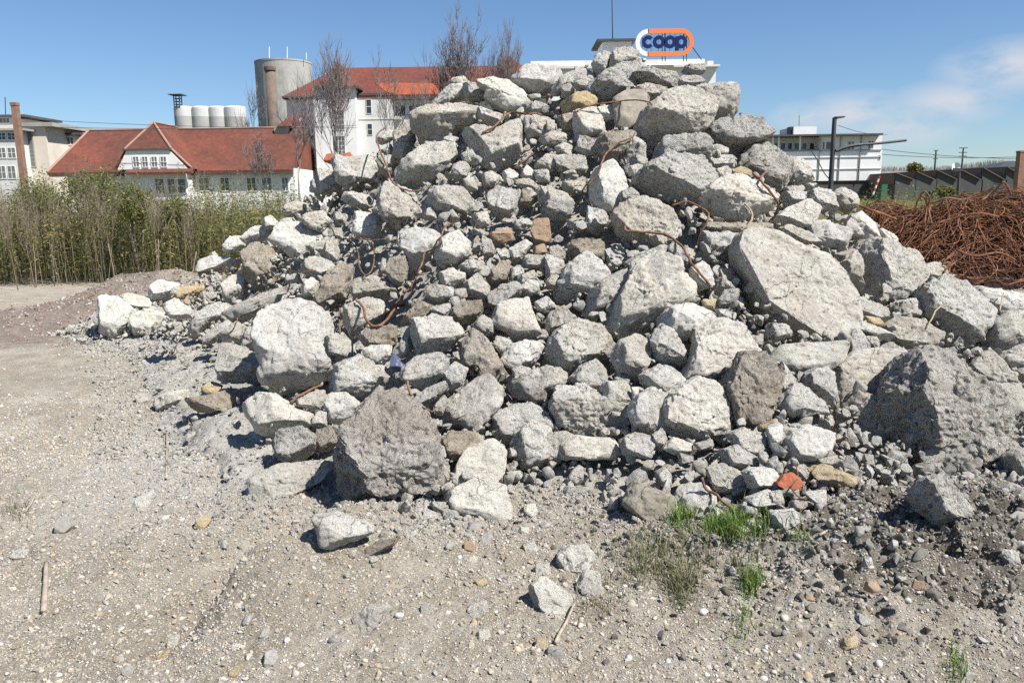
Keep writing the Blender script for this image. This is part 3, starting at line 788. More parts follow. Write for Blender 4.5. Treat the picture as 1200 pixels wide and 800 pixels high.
def rock_mesh(poly, T, seed, level, rough=1.0, facets=None, nfac=3, p=4.2):
    """poly: outline in metres round its own centre, x right, y up. Returns verts (x right, y up, z to the viewer), faces."""
    rng = np.random.RandomState(seed)
    v, f = ico(level)
    a, _ = parea(poly); R = math.sqrt(abs(a)/math.pi); r = radial(poly)*(1.10 if level < 7 else 1.0 if T > .95 else 1.04)
    rho = np.hypot(v[:, 0], v[:, 1]); c = v[:, 2]
    s = (rho**p+np.abs(c)**p)**(1/p); th = np.arctan2(v[:, 1], v[:, 0])
    rr = np.interp(th, np.linspace(-math.pi, math.pi, 361), np.append(r, r[0]))
    q = np.stack((rr*np.cos(th)*rho/s, rr*np.sin(th)*rho/s, T*R*c/s), 1)
    if facets is None:
        a0 = rng.normal(.12, .28)
        facets = [((a0, rng.uniform(.25, .65), .8), rng.uniform(.46, .60)), ((rng.normal(0, .35), rng.uniform(-.95, -.55), rng.uniform(.45, .75)), rng.uniform(.60, .76))]
        if rng.rand() < .5: facets.append(((a0+rng.normal(0, .3), rng.uniform(.7, 1), .45), rng.uniform(.66, .8)))
        if rng.rand() < .7: facets.append(((-.9, rng.uniform(-.4, .3), rng.uniform(.3, .6)), rng.uniform(.62, .8)))
        if rng.rand() < .6: facets.append(((.9, rng.uniform(-.4, .4), rng.uniform(.3, .6)), rng.uniform(.66, .82)))
    j0 = .035*R*vnoise(v*2.1+seed, seed+21)+.022*R*vnoise(v*6.3+seed, seed+22)
    for n, k in facets: q = facet(q, n, k, j0*rng.uniform(.5, 1.2))
    for _ in range(nfac+3):
        n = rng.normal(0, 1, 3); q = facet(q, n, rng.uniform(.80, .95), j0*rng.uniform(.4, 1.3))
    # bring the outline back to the traced one after the cuts
    nb = 48; tb = np.arctan2(q[:, 1], q[:, 0]); ib = ((tb+math.pi)/(2*math.pi)*nb).astype(int) % nb
    have = np.zeros(nb); np.maximum.at(have, ib, np.hypot(q[:, 0], q[:, 1]))
    want = np.interp((np.arange(nb)+.5)/nb*2*math.pi-math.pi, np.linspace(-math.pi, math.pi, 361), np.append(r, r[0]))
    fc = np.clip(want/np.maximum(have, .2*R), 1, 1.6)
    for _ in range(2): fc = (np.roll(fc, 1)+2*fc+np.roll(fc, -1))/4
    fx = np.interp(tb, (np.arange(-1, nb+1)+.5)/nb*2*math.pi-math.pi, np.concatenate((fc[-1:], fc, fc[:1])))
    q = q*np.stack((fx, fx, np.ones_like(fx)), 1)
    n = v*np.array((1, 1, 1.0)); w = q+seed*3.1
    R0 = min(R, .30)
    d = .035*R0*fbm(w/(.85*R), seed, 2)
    rg = 1-np.abs(vnoise(w/(.42*R)+9, seed+5))*2; d = d-.03*R0*np.clip(rg-.45, 0, 1)
    if level >= 5:
        d = d+rough*(min(.008, .03*R)*fbm(w/.07, seed+3, 2)+min(.005, .03*R)*(1-2*np.abs(vnoise(w/.03, seed+7))))
        d = d+rough*chips(w, R, rng, level)
        d = d-rough*min(.010, .04*R)*np.clip(vnoise(w/.05, seed+11)-.35, 0, .4)/.4
    if level >= 6:
        d = d+rough*.0045*vnoise(w/.016, seed+13)
    q = q+n*d[:, None]
    return q, f, R
ROCKOBJ = {}
def seedof(key): return zlib.crc32(key.encode()) % 9973
OFFS = {'J2': .34, 'E9': .18, 'E22': .2, 'C16': .2, 'C22': .15, 'E24': .15, 'C3': .12, 'D20': .1, 'F21': .15, 'F11': .08, 'C35': .15, 'E28': .18,
        'J21': .12, 'C28': .08, 'B41': .1, 'J1': -.12, 'H1': -.10, 'C11': -.1, 'J7': .2, 'J10': .05}
FACETS = {
 'I1': [((0, .9, .35), .62), ((0, -.25, 1), .55)], 'B6': [((0, .85, .55), .6), ((.1, -.55, .8), .62)], 'B7': [((.1, .5, .85), .55), ((0, -.7, .65), .7)],
 'E8': [((.15, .30, 1), .45), ((-.5, -.75, .3), .7)], 'C8': [((.35, .15, 1), .3)], 'C11': [((.1, .6, .8), .55), ((-.2, -.7, .7), .5)],
 'C13': [((.1, .6, .8), .55), ((0, -.9, .35), .66)], 'J1': [((.3, .2, .93), .72), ((-.9, -.15, .4), .76), ((.1, -.9, .4), .7), ((.25, -.8, .55), .78), ((.1, .85, .5), .78)],
 'H1': [((.12, .62, .78), .5), ((-.72, -.3, .6), .68), ((.35, -.2, .92), .7), ((.1, -.92, .4), .66)], 'C20': [((.25, .3, .9), .6), ((-.7, 0, .5), .7)],
 'G1': [((.1, .5, .85), .6), ((.1, -.85, .5), .74)], 'A11': [((.15, .6, .8), .5), ((-.3, -.8, .5), .75)], 'A8': [((-.1, .7, .7), .6), ((.3, -.85, .45), .6)],
 'J3': [((.1, .3, .95), .45)], 'J4': [((.1, .3, .95), .45)], 'G10': [((.1, .55, .85), .4)], 'H25': [((.1, .5, .9), .4)], 'H16': [((.1, .35, .9), .5)],
 'B4': [((.15, .6, .8), .55)], 'I4': [((.1, .25, 1), .7)], 'I5': [((.05, .35, .95), .5), ((-.3, -.8, .5), .7)], 'K17': [((.2, .15, 1), .6), ((0, .9, .3), .75)],
 'C15': [((.2, .5, .85), .52), ((-.4, -.75, .6), .58)], 'C19': [((.2, .6, .75), .66), ((-.5, -.5, .7), .66)], 'I7': [((.2, .3, 1), .5)],
 'D6': [((-.1, .55, .8), .6), ((.1, -.85, .5), .6)], 'F2': [((.3, .4, .88), .52), ((-.85, 0, .5), .6)], 'F5': [((.25, .5, .85), .52), ((-.4, -.7, .6), .64)],
 'C22': [((-.5, 0, .8), .5)], 'E25': [((0, .85, .5), .5)], 'D14': [((0, .8, .6), .6), ((0, -.3, 1), .6)], 'D15': [((0, .2, 1), .6)],
}
THICK = {'E8': .75, 'C8': .45, 'J3': .5, 'J4': .5, 'G10': .5, 'H25': .5, 'A8': .55, 'A11': .7, 'J1': .96, 'H1': 1.0, 'E25': .8}
CONTACT = set('L1 L2 J10 K17 K18 H25'.split())
SLABFAC = {'E8': 2, 'C8': 0, 'J3': 3, 'J4': 3, 'D14': 1, 'D15': 2, 'G10': 4}
def trace(tile, txt):
    x0, y0, s = TILES[tile]
    return np.array([(x0+float(a)*s, y0+float(b)*s) for a, b in (w.split(',') for w in txt.split())])
def place_rock(key, pp, code, name, embed, on_ground=False):
    a, c = parea(pp); Rp = math.sqrt(abs(a)/math.pi)
    if key in CONTACT:                                # lies at the fringe: its foot touches the ground
        pb = pp[:, 1].max(); q = ground_hit(c[0], pb-.12*(pb-pp[:, 1].min())); zd = -(RMN.T @ (q-CAMP))[2]+.35*Rp*9/F*.5+OFFS.get(key, 0)
    elif on_ground:
        q = ground_hit(c[0], c[1]+Rp*.3); zd = -(RMN.T @ (q-CAMP))[2]
    else: zd = depth_at(*c)+OFFS.get(key, .10 if code == 'd' else 0)
    T = THICK.get(key, .92)
    loc = (pp-c)*np.array((1, -1))*(zd/F)
    level = 6 if Rp > 30 else 5 if Rp > 8 else 4
    if Rp > 62: level = 7
    q, f, R = rock_mesh(loc, T, seedof(key), level, 1.1 if code in 'rR' else 1.25 if code == 'E' else .8 if code == 'p' else .45 if code in 'sTkg' else 1.0, FACETS.get(key), SLABFAC.get(key, 3), 3.0 if key in ('H1', 'J1', 'J10') else 4.2)
    zc = zd+embed*T*R
    ctr = Zd(c[0], c[1], zc)
    k = zc/zd
    w = (q[:, :1]*CR+q[:, 1:2]*CU)*k+q[:, 2:]*CB
    o = mk(name, w, f, M[code], None, True, ctr)
    return o, zd-R*T*(1-embed)
RK = []
for ln in ROCKS.strip().splitlines():
    key, rest = ln.split(' ', 1); txt, code = rest.rsplit('|', 1)
    RK.append((key, trace(key[0], txt), code))
NAMEOF = {'k': 'brick', 's': 'concrete_slab', 'T': 'concrete_slab', 't': 'stone', 'w': 'stone'}
INFO = {}
for key, pp, code in RK:
    o, _ = place_rock(key, pp, code, NAMEOF.get(code, 'concrete_chunk'), .22)
    INFO[key] = (o, pp, code)
# --- labels: landmarks by hand, the rest by size, shape, colour and where they lie against two landmarks
mk_c = {k: parea(INFO[k][1])[1] for k in MARKS}
DIRN = ['right of', 'above right of', 'above', 'above left of', 'left of', 'below left of', 'below', 'below right of']
def describe(key):
    o, pp, code = INFO[key]; a, c = parea(pp); Rp = math.sqrt(abs(a)/math.pi)
    size = 'small' if Rp < 10 else 'medium' if Rp < 17 else 'large' if Rp < 28 else 'very large'
    q = (pp-c); ev, evec = np.linalg.eigh(q.T @ q); asp = math.sqrt(ev[1]/max(ev[0], 1e-6)); ax = evec[:, 1]
    ang = abs(math.degrees(math.atan2(ax[1], ax[0]))) % 180
    shape = 'blocky' if asp < 1.35 else ('flattish' if ang < 30 or ang > 150 else 'upright' if 60 < ang < 120 else 'slanting')
    colr = {'c': 'grey', 'p': 'pale', 'r': 'rough', 'R': 'rough', 's': 'buff', 'b': 'brownish', 'e': 'earthy', 'E': 'earthy', 'T': 'taupe', 't': 'tan', 'k': 'tan', 'o': 'olive', 'd': 'shaded', 'w': 'white', 'g': 'grey', '2': 'grey'}[code]
    noun = {'k': 'brick piece', 't': 'stone', 's': 'slab'}.get(code, 'chunk')
    ds = sorted((np.linalg.norm(c-mc), m) for m, mc in mk_c.items())
    def rel(m):
        d = c-mk_c[m]; k = int(round(math.degrees(math.atan2(-d[1], d[0]))/45)) % 8; return DIRN[k]
    return size, shape, colr, noun, [(rel(m), MARKS[m][0], dd) for dd, m in ds[:6]], c
used = {}
desc = {}
for key in INFO:
    if key in MARKS: used[MARKS[key][1]] = key
for key in INFO:
    if key in MARKS: continue
    s, sh, cl, nn, rel, c = describe(key)
    cand = [f'{s} {sh} {cl} {nn} {r[0]} the {r[1]}' for r in rel[:2]]
    cand += [f'{s} {sh} {cl} {nn} {rel[0][0]} {rel[0][1]} and {rel[k][0]} {rel[k][1]}' for k in (1, 2, 3, 4)]
    lab = next((x for x in cand if x not in used and len(x.split()) <= 16), None)
    if lab is None: lab = f'{s} {sh} {cl} {nn} {rel[0][0]} the {rel[0][1]}, another beside it'
    used[lab] = key; desc[key] = lab
for key, (o, pp, code) in INFO.items():
    lab = MARKS[key][1] if key in MARKS else desc[key]
    nm = o.name.split('.')[0]
    tag(o, lab, {'brick': 'brick', 'stone': 'stone', 'concrete_slab': 'concrete slab'}.get(nm, 'concrete chunk'), 'broken concrete and stones of the rubble heap')
for i, (tile, txt, code, lab) in enumerate(STONES):
    o, _ = place_rock('S%d' % i, trace(tile, txt), code, 'stone', .1, True)
    tag(o, lab, 'stone', 'single stones lying on the ground')

# ---------------------------------------------------------------- rubble mound under the chunks
SU = []
up = 5
def resample(A, kx, ky):
    a, b = A.shape[:2]
    xi = np.linspace(0, a-1, (a-1)*kx+1); yi = np.linspace(0, b-1, (b-1)*ky+1)
    x0 = np.minimum(xi.astype(int), a-2); fx = (xi-x0)[:, None, None]; y0 = np.minimum(yi.astype(int), b-2); fy = (yi-y0)[None, :, None]
    g = lambda i, j: A[i][:, j]
    return (g(x0, y0)*(1-fx)*(1-fy)+g(x0+1, y0)*fx*(1-fy)+g(x0, y0+1)*(1-fx)*fy+g(x0+1, y0+1)*fx*fy)
def normals(A):
    du = np.gradient(A, axis=0); dv = np.gradient(A, axis=1); n = np.cross(du, dv); n /= np.linalg.norm(n, axis=2)[..., None]+1e-9
    return np.where(n[..., 2:] < 0, -n, n)
S2 = resample(SURF, 6, 5); N2 = normals(S2)
depthin = .36*np.clip((S2[..., 2:]-.05)/.5, 0.1, 1)
# the left apron is fine debris lying at the surface
S3 = S2-N2*depthin+N2*(.05*fbm(S2/.35, 31, 3)+.03*fbm(S2/.09, 33, 2)+.014*vnoise(S2/.035, 35))[..., None]
core = mk('rubble_mound', S3.reshape(-1, 3), grid_faces(*S3.shape[:2]), None, None, True)
tag(core, None, None, None, 'structure')
# small rubble between the chunks
rng = np.random.RandomState(5)
TEMPL = []
for k in range(14):
    an = np.sort(rng.uniform(0, 2*math.pi, 8)); pl = np.stack((np.cos(an), np.sin(an)), 1)*rng.uniform(.75, 1.15, (8, 1))
    v, f = ico(3); q = v*np.array((1, rng.uniform(.65, .95), rng.uniform(.55, .85)))
    for _ in range(9): q = facet(q, rng.normal(0, 1, 3), rng.uniform(.38, .66))
    q = q+v*(.05*fbm(q*1.6+k*5, k, 2)+.03*vnoise(q*5, k))[:, None]; q /= np.abs(q).max(); TEMPL.append((q, f))
def scatter(name, pts, sizes, mat, templ, seed, flat=1.0, smooth=True):
    rng = np.random.RandomState(seed); V = []; Fc = []; n = 0
    for pnt, s in zip(pts, sizes):
        q, f = templ[rng.randint(len(templ))]
        a = rng.normal(0, 1, 4); a /= np.linalg.norm(a); w, x, y, z = a
        R = np.array([[1-2*(y*y+z*z), 2*(x*y-z*w), 2*(x*z+y*w)], [2*(x*y+z*w), 1-2*(x*x+z*z), 2*(y*z-x*w)], [2*(x*z-y*w), 2*(y*z+x*w), 1-2*(x*x+y*y)]])
        q = (q @ R.T)*s
        if flat != 1: q = q*np.array((1, 1, flat))
        V.append(q+pnt); Fc.append(f+n); n += len(q)
    return mk(name, np.concatenate(V), np.concatenate(Fc), mat, None, smooth)
nf = NV*5
ii = rng.randint(0, S3.shape[0]-1, 13500); jj = (rng.beta(1.0, 1.15, 13500)*(nf+6)).astype(int)
keep = ~((ii < 318) & (jj < nf*.42) & (rng.rand(13500) < .72)); ii, jj = ii[keep], jj[keep]; nk = len(ii)
pts = S2[ii, jj]-N2[ii, jj]*depthin[ii, jj]*rng.uniform(.08, .75, nk)[:, None]+rng.normal(0, .015, (nk, 3))
siz = .012+.065*rng.beta(1.0, 2.8, nk)+(rng.rand(nk) < .06)*rng.uniform(.01, .035, nk)
siz = np.where((ii < 318) & (jj < nf*.42), siz*.6, siz)
o = scatter('small_rubble', pts, siz, M['rubble'], TEMPL, 3, smooth=False)
ia, ja = rng.randint(20, 330, 9000), (rng.beta(1, 1.5, 9000)*nf*.5).astype(int); sa = .0035+.016*rng.beta(1, 3.2, 9000)
o2 = scatter('apron_gravel', S3[ia, ja]+rng.normal(0, .012, (9000, 3))*(1, 1, 0)+np.stack((0*sa, 0*sa, sa*.2), 1), sa, M['rubble'], TEMPL, 8, smooth=False)
tag(o2, 'fine pale debris lying on the dusty left foot of the heap', 'rubble', None, 'stuff')
tag(o, 'small grey rubble and chips filling the gaps between the big chunks', 'rubble', None, 'stuff')
# rusty bars
def bar_points(tile, txt, lift):
    x0, y0, s = TILES[tile]; out = []
    for w in txt.split():
        a, b = map(float, w.split(',')); out.append((x0+a*s, y0+b*s))
    return out
BARJOBS = [(t, bar_points(t, s, 0), r, l) for t, s, r, l in BARS]
# ---------------------------------------------------------------- bars laid on the rocks
bpy.context.view_layer.update()
dg = bpy.context.evaluated_depsgraph_get()
for tile, pts, r, lab in BARJOBS:
    path = [np.array((a, b, 0.0)) for a, b in pts]; path = smooth_path(path, 4)
    zs = []
    for q in path:
        d = ray(q[0], q[1]); nn = Vector(d).normalized()
        ok, hp, *_ = sc.ray_cast(dg, Vector(CAMP), nn)
        z = -(RMN.T @ (np.array(hp)-CAMP))[2] if ok else 1e3
        if not ok or z > 15: z = zs[-1] if zs else depth_at(q[0], q[1])
        zs.append(z)
    zs = np.array(zs); m = len(zs)
    lo = np.array([zs[max(0, i-4):i+5].min() for i in range(m)])
    sm = np.array([lo[max(0, i-3):i+4].mean() for i in range(m)])
    zz = np.minimum(sm, zs)-r*1.1
    B = MB(); rs = seedof(lab)
    r *= .74; rk = np.random.RandomState(rs)
    B.tube([Zd(q[0], q[1], z)+rk.normal(0, r*.22, 3)+np.array((0, 0, .002*math.sin(i*.9+rs))) for i, (q, z) in enumerate(zip(path, zz))], [r*(1+.12*math.sin(i*1.7+rs)) for i in range(m)], 8)
    nm = 'stick' if 'stick' in lab or 'twig' in lab else 'wire' if 'wire' in lab else 'rebar'
    o = B.build(nm, M['rust'] if nm != 'stick' else plain('dry_wood', (.30, .24, .17), .2, 20), None, True)
    tag(o, lab, {'rebar': 'rebar', 'wire': 'wire', 'stick': 'stick'}[nm], 'rusty bars and wires sticking out of the heap' if nm != 'stick' else None)

# ---------------------------------------------------------------- the ground sheet
X, Y, Z = GX, GY, GZ
gnd = mk('ground', np.stack((X, Y, Z), -1).reshape(-1, 3), grid_faces(*X.shape), None, None, True)
tag(gnd, None, None, None, 'structure')
def ground_mat(name, mound=False):
    N = NT(name); v = N.tc.outputs['Object']
    big = N.noise(v, .9, 5, .6); mid = N.noise(v, 5, 6, .65); fine = N.noise(v, 60, 5, .7)
    if mound:
        c = N.ramp(mid, [(.3, (.31, .285, .24)), (.55, (.44, .42, .37)), (.75, (.55, .535, .495))])
    else:
        c = N.ramp(mid, [(.28, (.25, .215, .16)), (.5, (.37, .33, .26)), (.75, (.47, .435, .37))])
        c = N.mix(N.ramp(big, [(.42, N.g(0)), (.62, N.g(.55))]), c, (.265, .23, .175)); c = N.mix(N.ramp(N.noise(v, 1.7, 6, .65), [(.52, N.g(0)), (.66, N.g(.5))]), c, (.47, .445, .39))
        sp = N.n('SeparateXYZ'); N.link(v, sp.inputs[0]); x, y = sp.outputs[0], sp.outputs[1]
        # dark humus on the bank at lower right (blob mask, broken by noise)
        def blob(cx, cy, rx, ry, soft=1.0):
            a = N.math('DIVIDE', N.math('SUBTRACT', x, cx), rx); b = N.math('DIVIDE', N.math('SUBTRACT', y, cy), ry)
            r2 = N.math('ADD', N.math('MULTIPLY', a, a), N.math('MULTIPLY', b, b))
            r2 = N.math('ADD', r2, N.math('MULTIPLY', N.math('SUBTRACT', mid, .5), 2.2*soft))
            return N.ramp(r2, [(.35, N.g(1)), (1.0, N.g(0))])
        dk = N.math('MULTIPLY', blob(2.0, 3.55, 1.3, .8), .92)
        c = N.mix(dk, c, (.15, .132, .105))
        # whitish concrete dust: left of the heap
        du = N.math('MULTIPLY', blob(-1.9, 5.0, 1.1, 1.5), .6)
        c = N.mix(du, c, (.47, .455, .42))
        # brown spoil at far left and spoil heap
        br = N.math('MULTIPLY', blob(-6.6, 10.6, 3.0, 2.3, .6), .85)
        c = N.mix(br, c, N.ramp(mid, [(.3, (.13, .10, .08)), (.6, (.24, .19, .155)), (.8, (.34, .29, .25))]))
        # far land: rough grass
        far = N.ramp(N.math('DIVIDE', y, 40.0), [(.40, N.g(0)), (.44, N.g(1))])
        c = N.mix(far, c, N.ramp(mid, [(.3, (.07, .075, .03)), (.7, (.17, .15, .07))]))
    vo = N.vor(v, 95); sel = N.n('SeparateColor'); N.link(vo.outputs['Color'], sel.inputs[0])
    pc = N.ramp(sel.outputs[0], [(0, (.20, .18, .15)), (.3, (.36, .33, .28)), (.55, (.50, .47, .42)), (.75, (.60, .58, .54)), (.9, (.30, .23, .16))], 'CONSTANT')
    pm = N.math('MULTIPLY', N.math('MULTIPLY', N.ramp(vo.outputs['Distance'], [(.30, N.g(1)), (.45, N.g(0))]), N.ramp(sel.outputs[1], [(.45, N.g(0)), (.5, N.g(1))])), .75)
    if not mound: pm = N.math('MULTIPLY', pm, N.math('SUBTRACT', 1.0, far))
    c = N.mix(pm, c, pc)
    c = N.mix(1.0, c, N.ramp(fine, [(.25, N.g(.66)), (.5, N.g(.98)), (.8, N.g(1.22))]), 'MULTIPLY')
    nb = N.bump(N.noise(v, 38, 8, .75), 1.0, .025); nb = N.bump(N.ramp(vo.outputs['Distance'], [(.05, N.g(1)), (.5, N.g(0))]), .6, .006, nb)
    nb = N.bump(N.noise(v, 210, 4, .7), .8, .004, nb)
    return N.out(c, nb)
gnd.data.materials.append(ground_mat('dirt_gravel')); core.data.materials.append(ground_mat('rubble_dust', True))

# ---------------------------------------------------------------- gravel
rng = np.random.RandomState(11)
PT = []
for k in range(12):
    v, f = ico(2); q = v*np.array((1, rng.uniform(.7, .95), rng.uniform(.45, .7)))
    for _ in range(4 if k < 4 else 9): q = facet(q, rng.normal(0, 1, 3), rng.uniform(.66, .9) if k < 4 else rng.uniform(.42, .75))
    q = q+v*.06*fbm(q*1.5+k*9, k, 2)[:, None]; PT.append((q, f))
def gmat(name, stops):
    N = NT(name); ge = N.n('NewGeometry'); v = N.tc.outputs['Object']
    c = N.ramp(ge.outputs['Random Per Island'], stops, 'CONSTANT')
    c = N.mix(1.0, c, N.ramp(N.noise(v, 90, 4, .7), [(.25, N.g(.78)), (.75, N.g(1.15))]), 'MULTIPLY')
    return N.out(c, N.bump(N.noise(v, 150, 3), .5, .004))
GC = [(0, (.30, .27, .23)), (.2, (.40, .37, .32)), (.4, (.33, .30, .25)), (.55, (.47, .45, .41)), (.68, (.26, .25, .235)), (.76, (.42, .35, .25)), (.87, (.52, .50, .46)), (.90, (.20, .19, .18)), (.965, (.38, .26, .17))]
M['gravel'] = gmat('gravel_mix', GC)
def inpic(q, m=40):
    a = pix(q); return -m < a[0] < 1200+m and a[1] < 800+m
def gravel_points(n, seed, yr=(2.0, 8.5), dens=None):
    rng = np.random.RandomState(seed)
    y = yr[0]*(yr[1]/yr[0])**rng.rand(n); x = (rng.rand(n)-.5)*2*(y*.70+.15)
    return x, y
def clump(x, y): return np.clip(.5+1.3*vn2(x*1.8, y*1.8, 41, 3), .03, 1)
x, y = gravel_points(52000, 1); k = rng.rand(len(x)) < clump(x, y); x, y = x[k], y[k]
k = ~((y > 10-.0*x) | ((x < -3.3) & (y > 6.5))); x, y = x[k], y[k]
s = .0035+.009*rng.beta(1.1, 3.0, len(x)); s *= np.clip(y/3, .8, 1.8)
o = scatter('gravel', np.stack((x, y, gf(x, y)+s*.15), 1), s, M['gravel'], PT, 2, .8)
tag(o, 'fine mixed gravel strewn over the trampled dirt', 'gravel', None, 'stuff')
PT1 = []
for k in range(10):
    v, f = ico(1); q = v*np.array((1, rng.uniform(.6, .95), rng.uniform(.4, .75)))*(1+.25*rng.uniform(-1, 1, (len(v), 1))); PT1.append((q, f))
x, y = gravel_points(120000, 14); k = (rng.rand(len(x)) < .25+.75*clump(x-5, y)) & ~((y > 10) | ((x < -3.3) & (y > 6.5))); x, y = x[k], y[k]
s = (.0022+.0055*rng.beta(1.0, 2.5, len(x)))*np.clip(y/3, .8, 1.9)
o = scatter('grit', np.stack((x, y, gf(x, y)+s*.2), 1), s, M['gravel'], PT1, 22, .85)
tag(o, 'fine grit and stone chips in the trampled dirt', 'grit', None, 'stuff')
x, y = gravel_points(5200, 4); k = rng.rand(len(x)) < clump(x+3, y); x, y = x[k], y[k]
s = .010+.016*rng.beta(1, 3, len(x))
o = scatter('pebbles', np.stack((x, y, gf(x, y)-s*.05), 1), s, M['gravel'], PT, 6, .85)
tag(o, 'rounded pebbles scattered in the gravel', 'pebbles', None, 'stuff')
x, y = gravel_points(17000, 24, (2.0, 6.5)); k = rng.rand(len(x)) < np.clip(.35+1.5*vn2(x*1.1+9, y*1.1, 43, 3), .06, 1); x, y = x[k], y[k]
s = .005+.017*rng.beta(1, 3.4, len(x))
M['soil'] = gmat('soil_crumbs', [(0, (.30, .255, .195)), (.25, (.36, .315, .25)), (.5, (.25, .21, .155)), (.7, (.41, .375, .31)), (.88, (.31, .29, .255))])
o = scatter('soil_crumbs', np.stack((x, y, gf(x, y)+s*.1), 1), s, M['soil'], TEMPL, 26, .85, smooth=False)
tag(o, 'crumbly beige soil lumps over the trampled dirt', 'soil', None, 'stuff')
# grey concrete crumbs along the foot and left apron of the heap
bx = []
ft = np.array(B3)
for _ in range(4600):
    i = rng.randint(12, len(ft)-1); q = ft[i]+(ft[i-1]-ft[i])*rng.rand()
    d = abs(rng.normal(0, .33)); ctr = np.array((1.2, 8.0, 0)); dd = q-ctr; dd[2] = 0; dd /= np.linalg.norm(dd)
    bx.append(q+dd*(d-.12)+np.array((rng.normal(0, .05), rng.normal(0, .05), 0)))
for _ in range(3000):
    q = ground_hit(rng.uniform(110, 340), rng.uniform(392, 540)); bx.append(q)
bx = np.array(bx); bx[:, 2] = gf(bx[:, 0], bx[:, 1]); s = .006+.035*rng.beta(.9, 5, len(bx)); bx[:, 2] += s*.25
o = scatter('concrete_crumbs', bx, s, M['rubble'], TEMPL, 9, smooth=False)
tag(o, 'pale concrete crumbs spilled round the foot of the heap', 'rubble', None, 'stuff')
# dark earth clods on the bank at lower right
n = 5200; x = rng.normal(1.95, .75, n); y = rng.normal(3.45, .42, n); s = .006+.034*rng.beta(1, 4, n)
M['clod'] = gmat('earth_clods', [(0, (.13, .115, .095)), (.3, (.17, .155, .13)), (.55, (.10, .09, .075)), (.75, (.23, .205, .17)), (.9, (.33, .31, .28))])
o = scatter('earth_clods', np.stack((x, y, gf(x, y)+s*.2), 1), s, M['clod'], TEMPL, 12, smooth=False)
tag(o, 'dark crumbly earth clods on the bank at lower right', 'earth', None, 'stuff')
n = 2600; x = SP[0]+rng.normal(.2, 1.3, n); y = SP[1]+rng.normal(-.3, .9, n); s = .012+.045*rng.beta(1, 5, n)
o = scatter('spoil_clods', np.stack((x, y, gf(x, y)+s*.2), 1), s, gmat('spoil_clods', [(0, (.20, .155, .125)), (.3, (.28, .235, .20)), (.6, (.36, .33, .29)), (.85, (.22, .12, .08))]), TEMPL, 13)
tag(o, 'brown clods on the low spoil heap before the weeds', 'earth', None, 'stuff')

# ---------------------------------------------------------------- grass
def leafmat(name, stops, trans=.25):
    N = NT(name); ge = N.n('NewGeometry'); N.b.inputs['Roughness'].default_value = .6
    c = N.ramp(ge.outputs['Random Per Island'], stops)
    t = N.n('BsdfTranslucent'); N.link(c, t.inputs['Color']); m = N.n('MixShader', Fac=trans)
    N.link(c, N.b.inputs['Base Color']); N.link(N.b.outputs[0], m.inputs[1]); N.link(t.outputs[0], m.inputs[2])
    N.link(m.outputs[0], N.t.nodes['Material Output'].inputs['Surface']); return N.m
M['grass'] = leafmat('grass_green', [(0, (.07, .14, .025)), (.5, (.12, .22, .04)), (.8, (.20, .27, .06)), (1, (.30, .27, .13))])
M['drygrass'] = leafmat('grass_dry', [(0, (.12, .14, .06)), (.4, (.20, .20, .10)), (.75, (.30, .26, .17)), (1, (.08, .13, .03))])
def blades(pts, hgt, wid, rng, lean=1.0):
    V = []; Fc = []; n = 0
    for q, h in zip(pts, hgt):
        a = rng.uniform(0, 2*math.pi); l = rng.uniform(.1, lean)*h; b = a+rng.uniform(-.6, .6)+math.pi/2
        dx, dy = math.cos(a), math.sin(a); w = wid*rng.uniform(.7, 1.3); sx, sy = math.cos(b)*w, math.sin(b)*w
        m = (q[0]+dx*l*.35, q[1]+dy*l*.35, q[2]+h*.62); t = (q[0]+dx*l, q[1]+dy*l, q[2]+h*rng.uniform(.75, 1))
        V += [(q[0]-sx, q[1]-sy, q[2]-.01), (q[0]+sx, q[1]+sy, q[2]-.01), (m[0]+sx*.8, m[1]+sy*.8, m[2]), (m[0]-sx*.8, m[1]-sy*.8, m[2]), t]
        Fc += [(n, n+1, n+2, n+3), (n+3, n+2, n+4)]; n += 5
    return V, Fc
def tuft(cx, cy, rx, ry, n, h, mat, lab, seed, kind=None):
    rng = np.random.RandomState(seed); pts = []
    for _ in range(n):
        c = ground_hit(cx+rng.normal(0, rx), cy+rng.normal(0, ry)); pts.append(c)
    V, Fc = blades(pts, h*rng.uniform(.3, 1.15, n), .0017, rng)
    tag(mk('grass_tuft', V, Fc, mat), lab, 'grass', 'grass tufts on the dirt' if kind is None else None, kind)
tuft(858, 622, 24, 8, 620, .115, M['grass'], 'widest fresh green grass tuft, right of the white block on the ground', 1)
tuft(800, 612, 8, 5, 210, .10, M['grass'], 'small bright grass tuft close against the olive-brown block', 2)
tuft(766, 655, 24, 16, 800, .06, M['drygrass'], 'sparse half-dry grass patch below the olive-brown block', 3, 'stuff')
tuft(797, 690, 9, 12, 240, .10, M['drygrass'], 'dry grass tuft hanging over the little hollow', 4)
tuft(836, 652, 44, 16, 520, .045, M['drygrass'], 'thin creeping weeds between the fresh tufts on the bank', 11, 'stuff')
tuft(880, 682, 7, 8, 260, .055, M['grass'], 'short green grass tuft below the widest fresh tuft', 5)
tuft(870, 728, 14, 14, 160, .035, M['grass'], 'thin sprouts lowest of the grass on the bank', 6, 'stuff')
tuft(706, 705, 14, 14, 200, .035, M['drygrass'], 'thin sprouts beside the squarish white stone', 7, 'stuff')
tuft(938, 632, 7, 4, 90, .05, M['grass'], 'tiny grass sprig at the right end of the grass', 8)
tuft(1120, 783, 6, 12, 120, .05, M['grass'], 'small green weed sprig near the bottom right edge', 9)
tuft(20, 600, 10, 8, 110, .05, M['drygrass'], 'withered grass wisp at the left picture edge', 10, 'stuff')
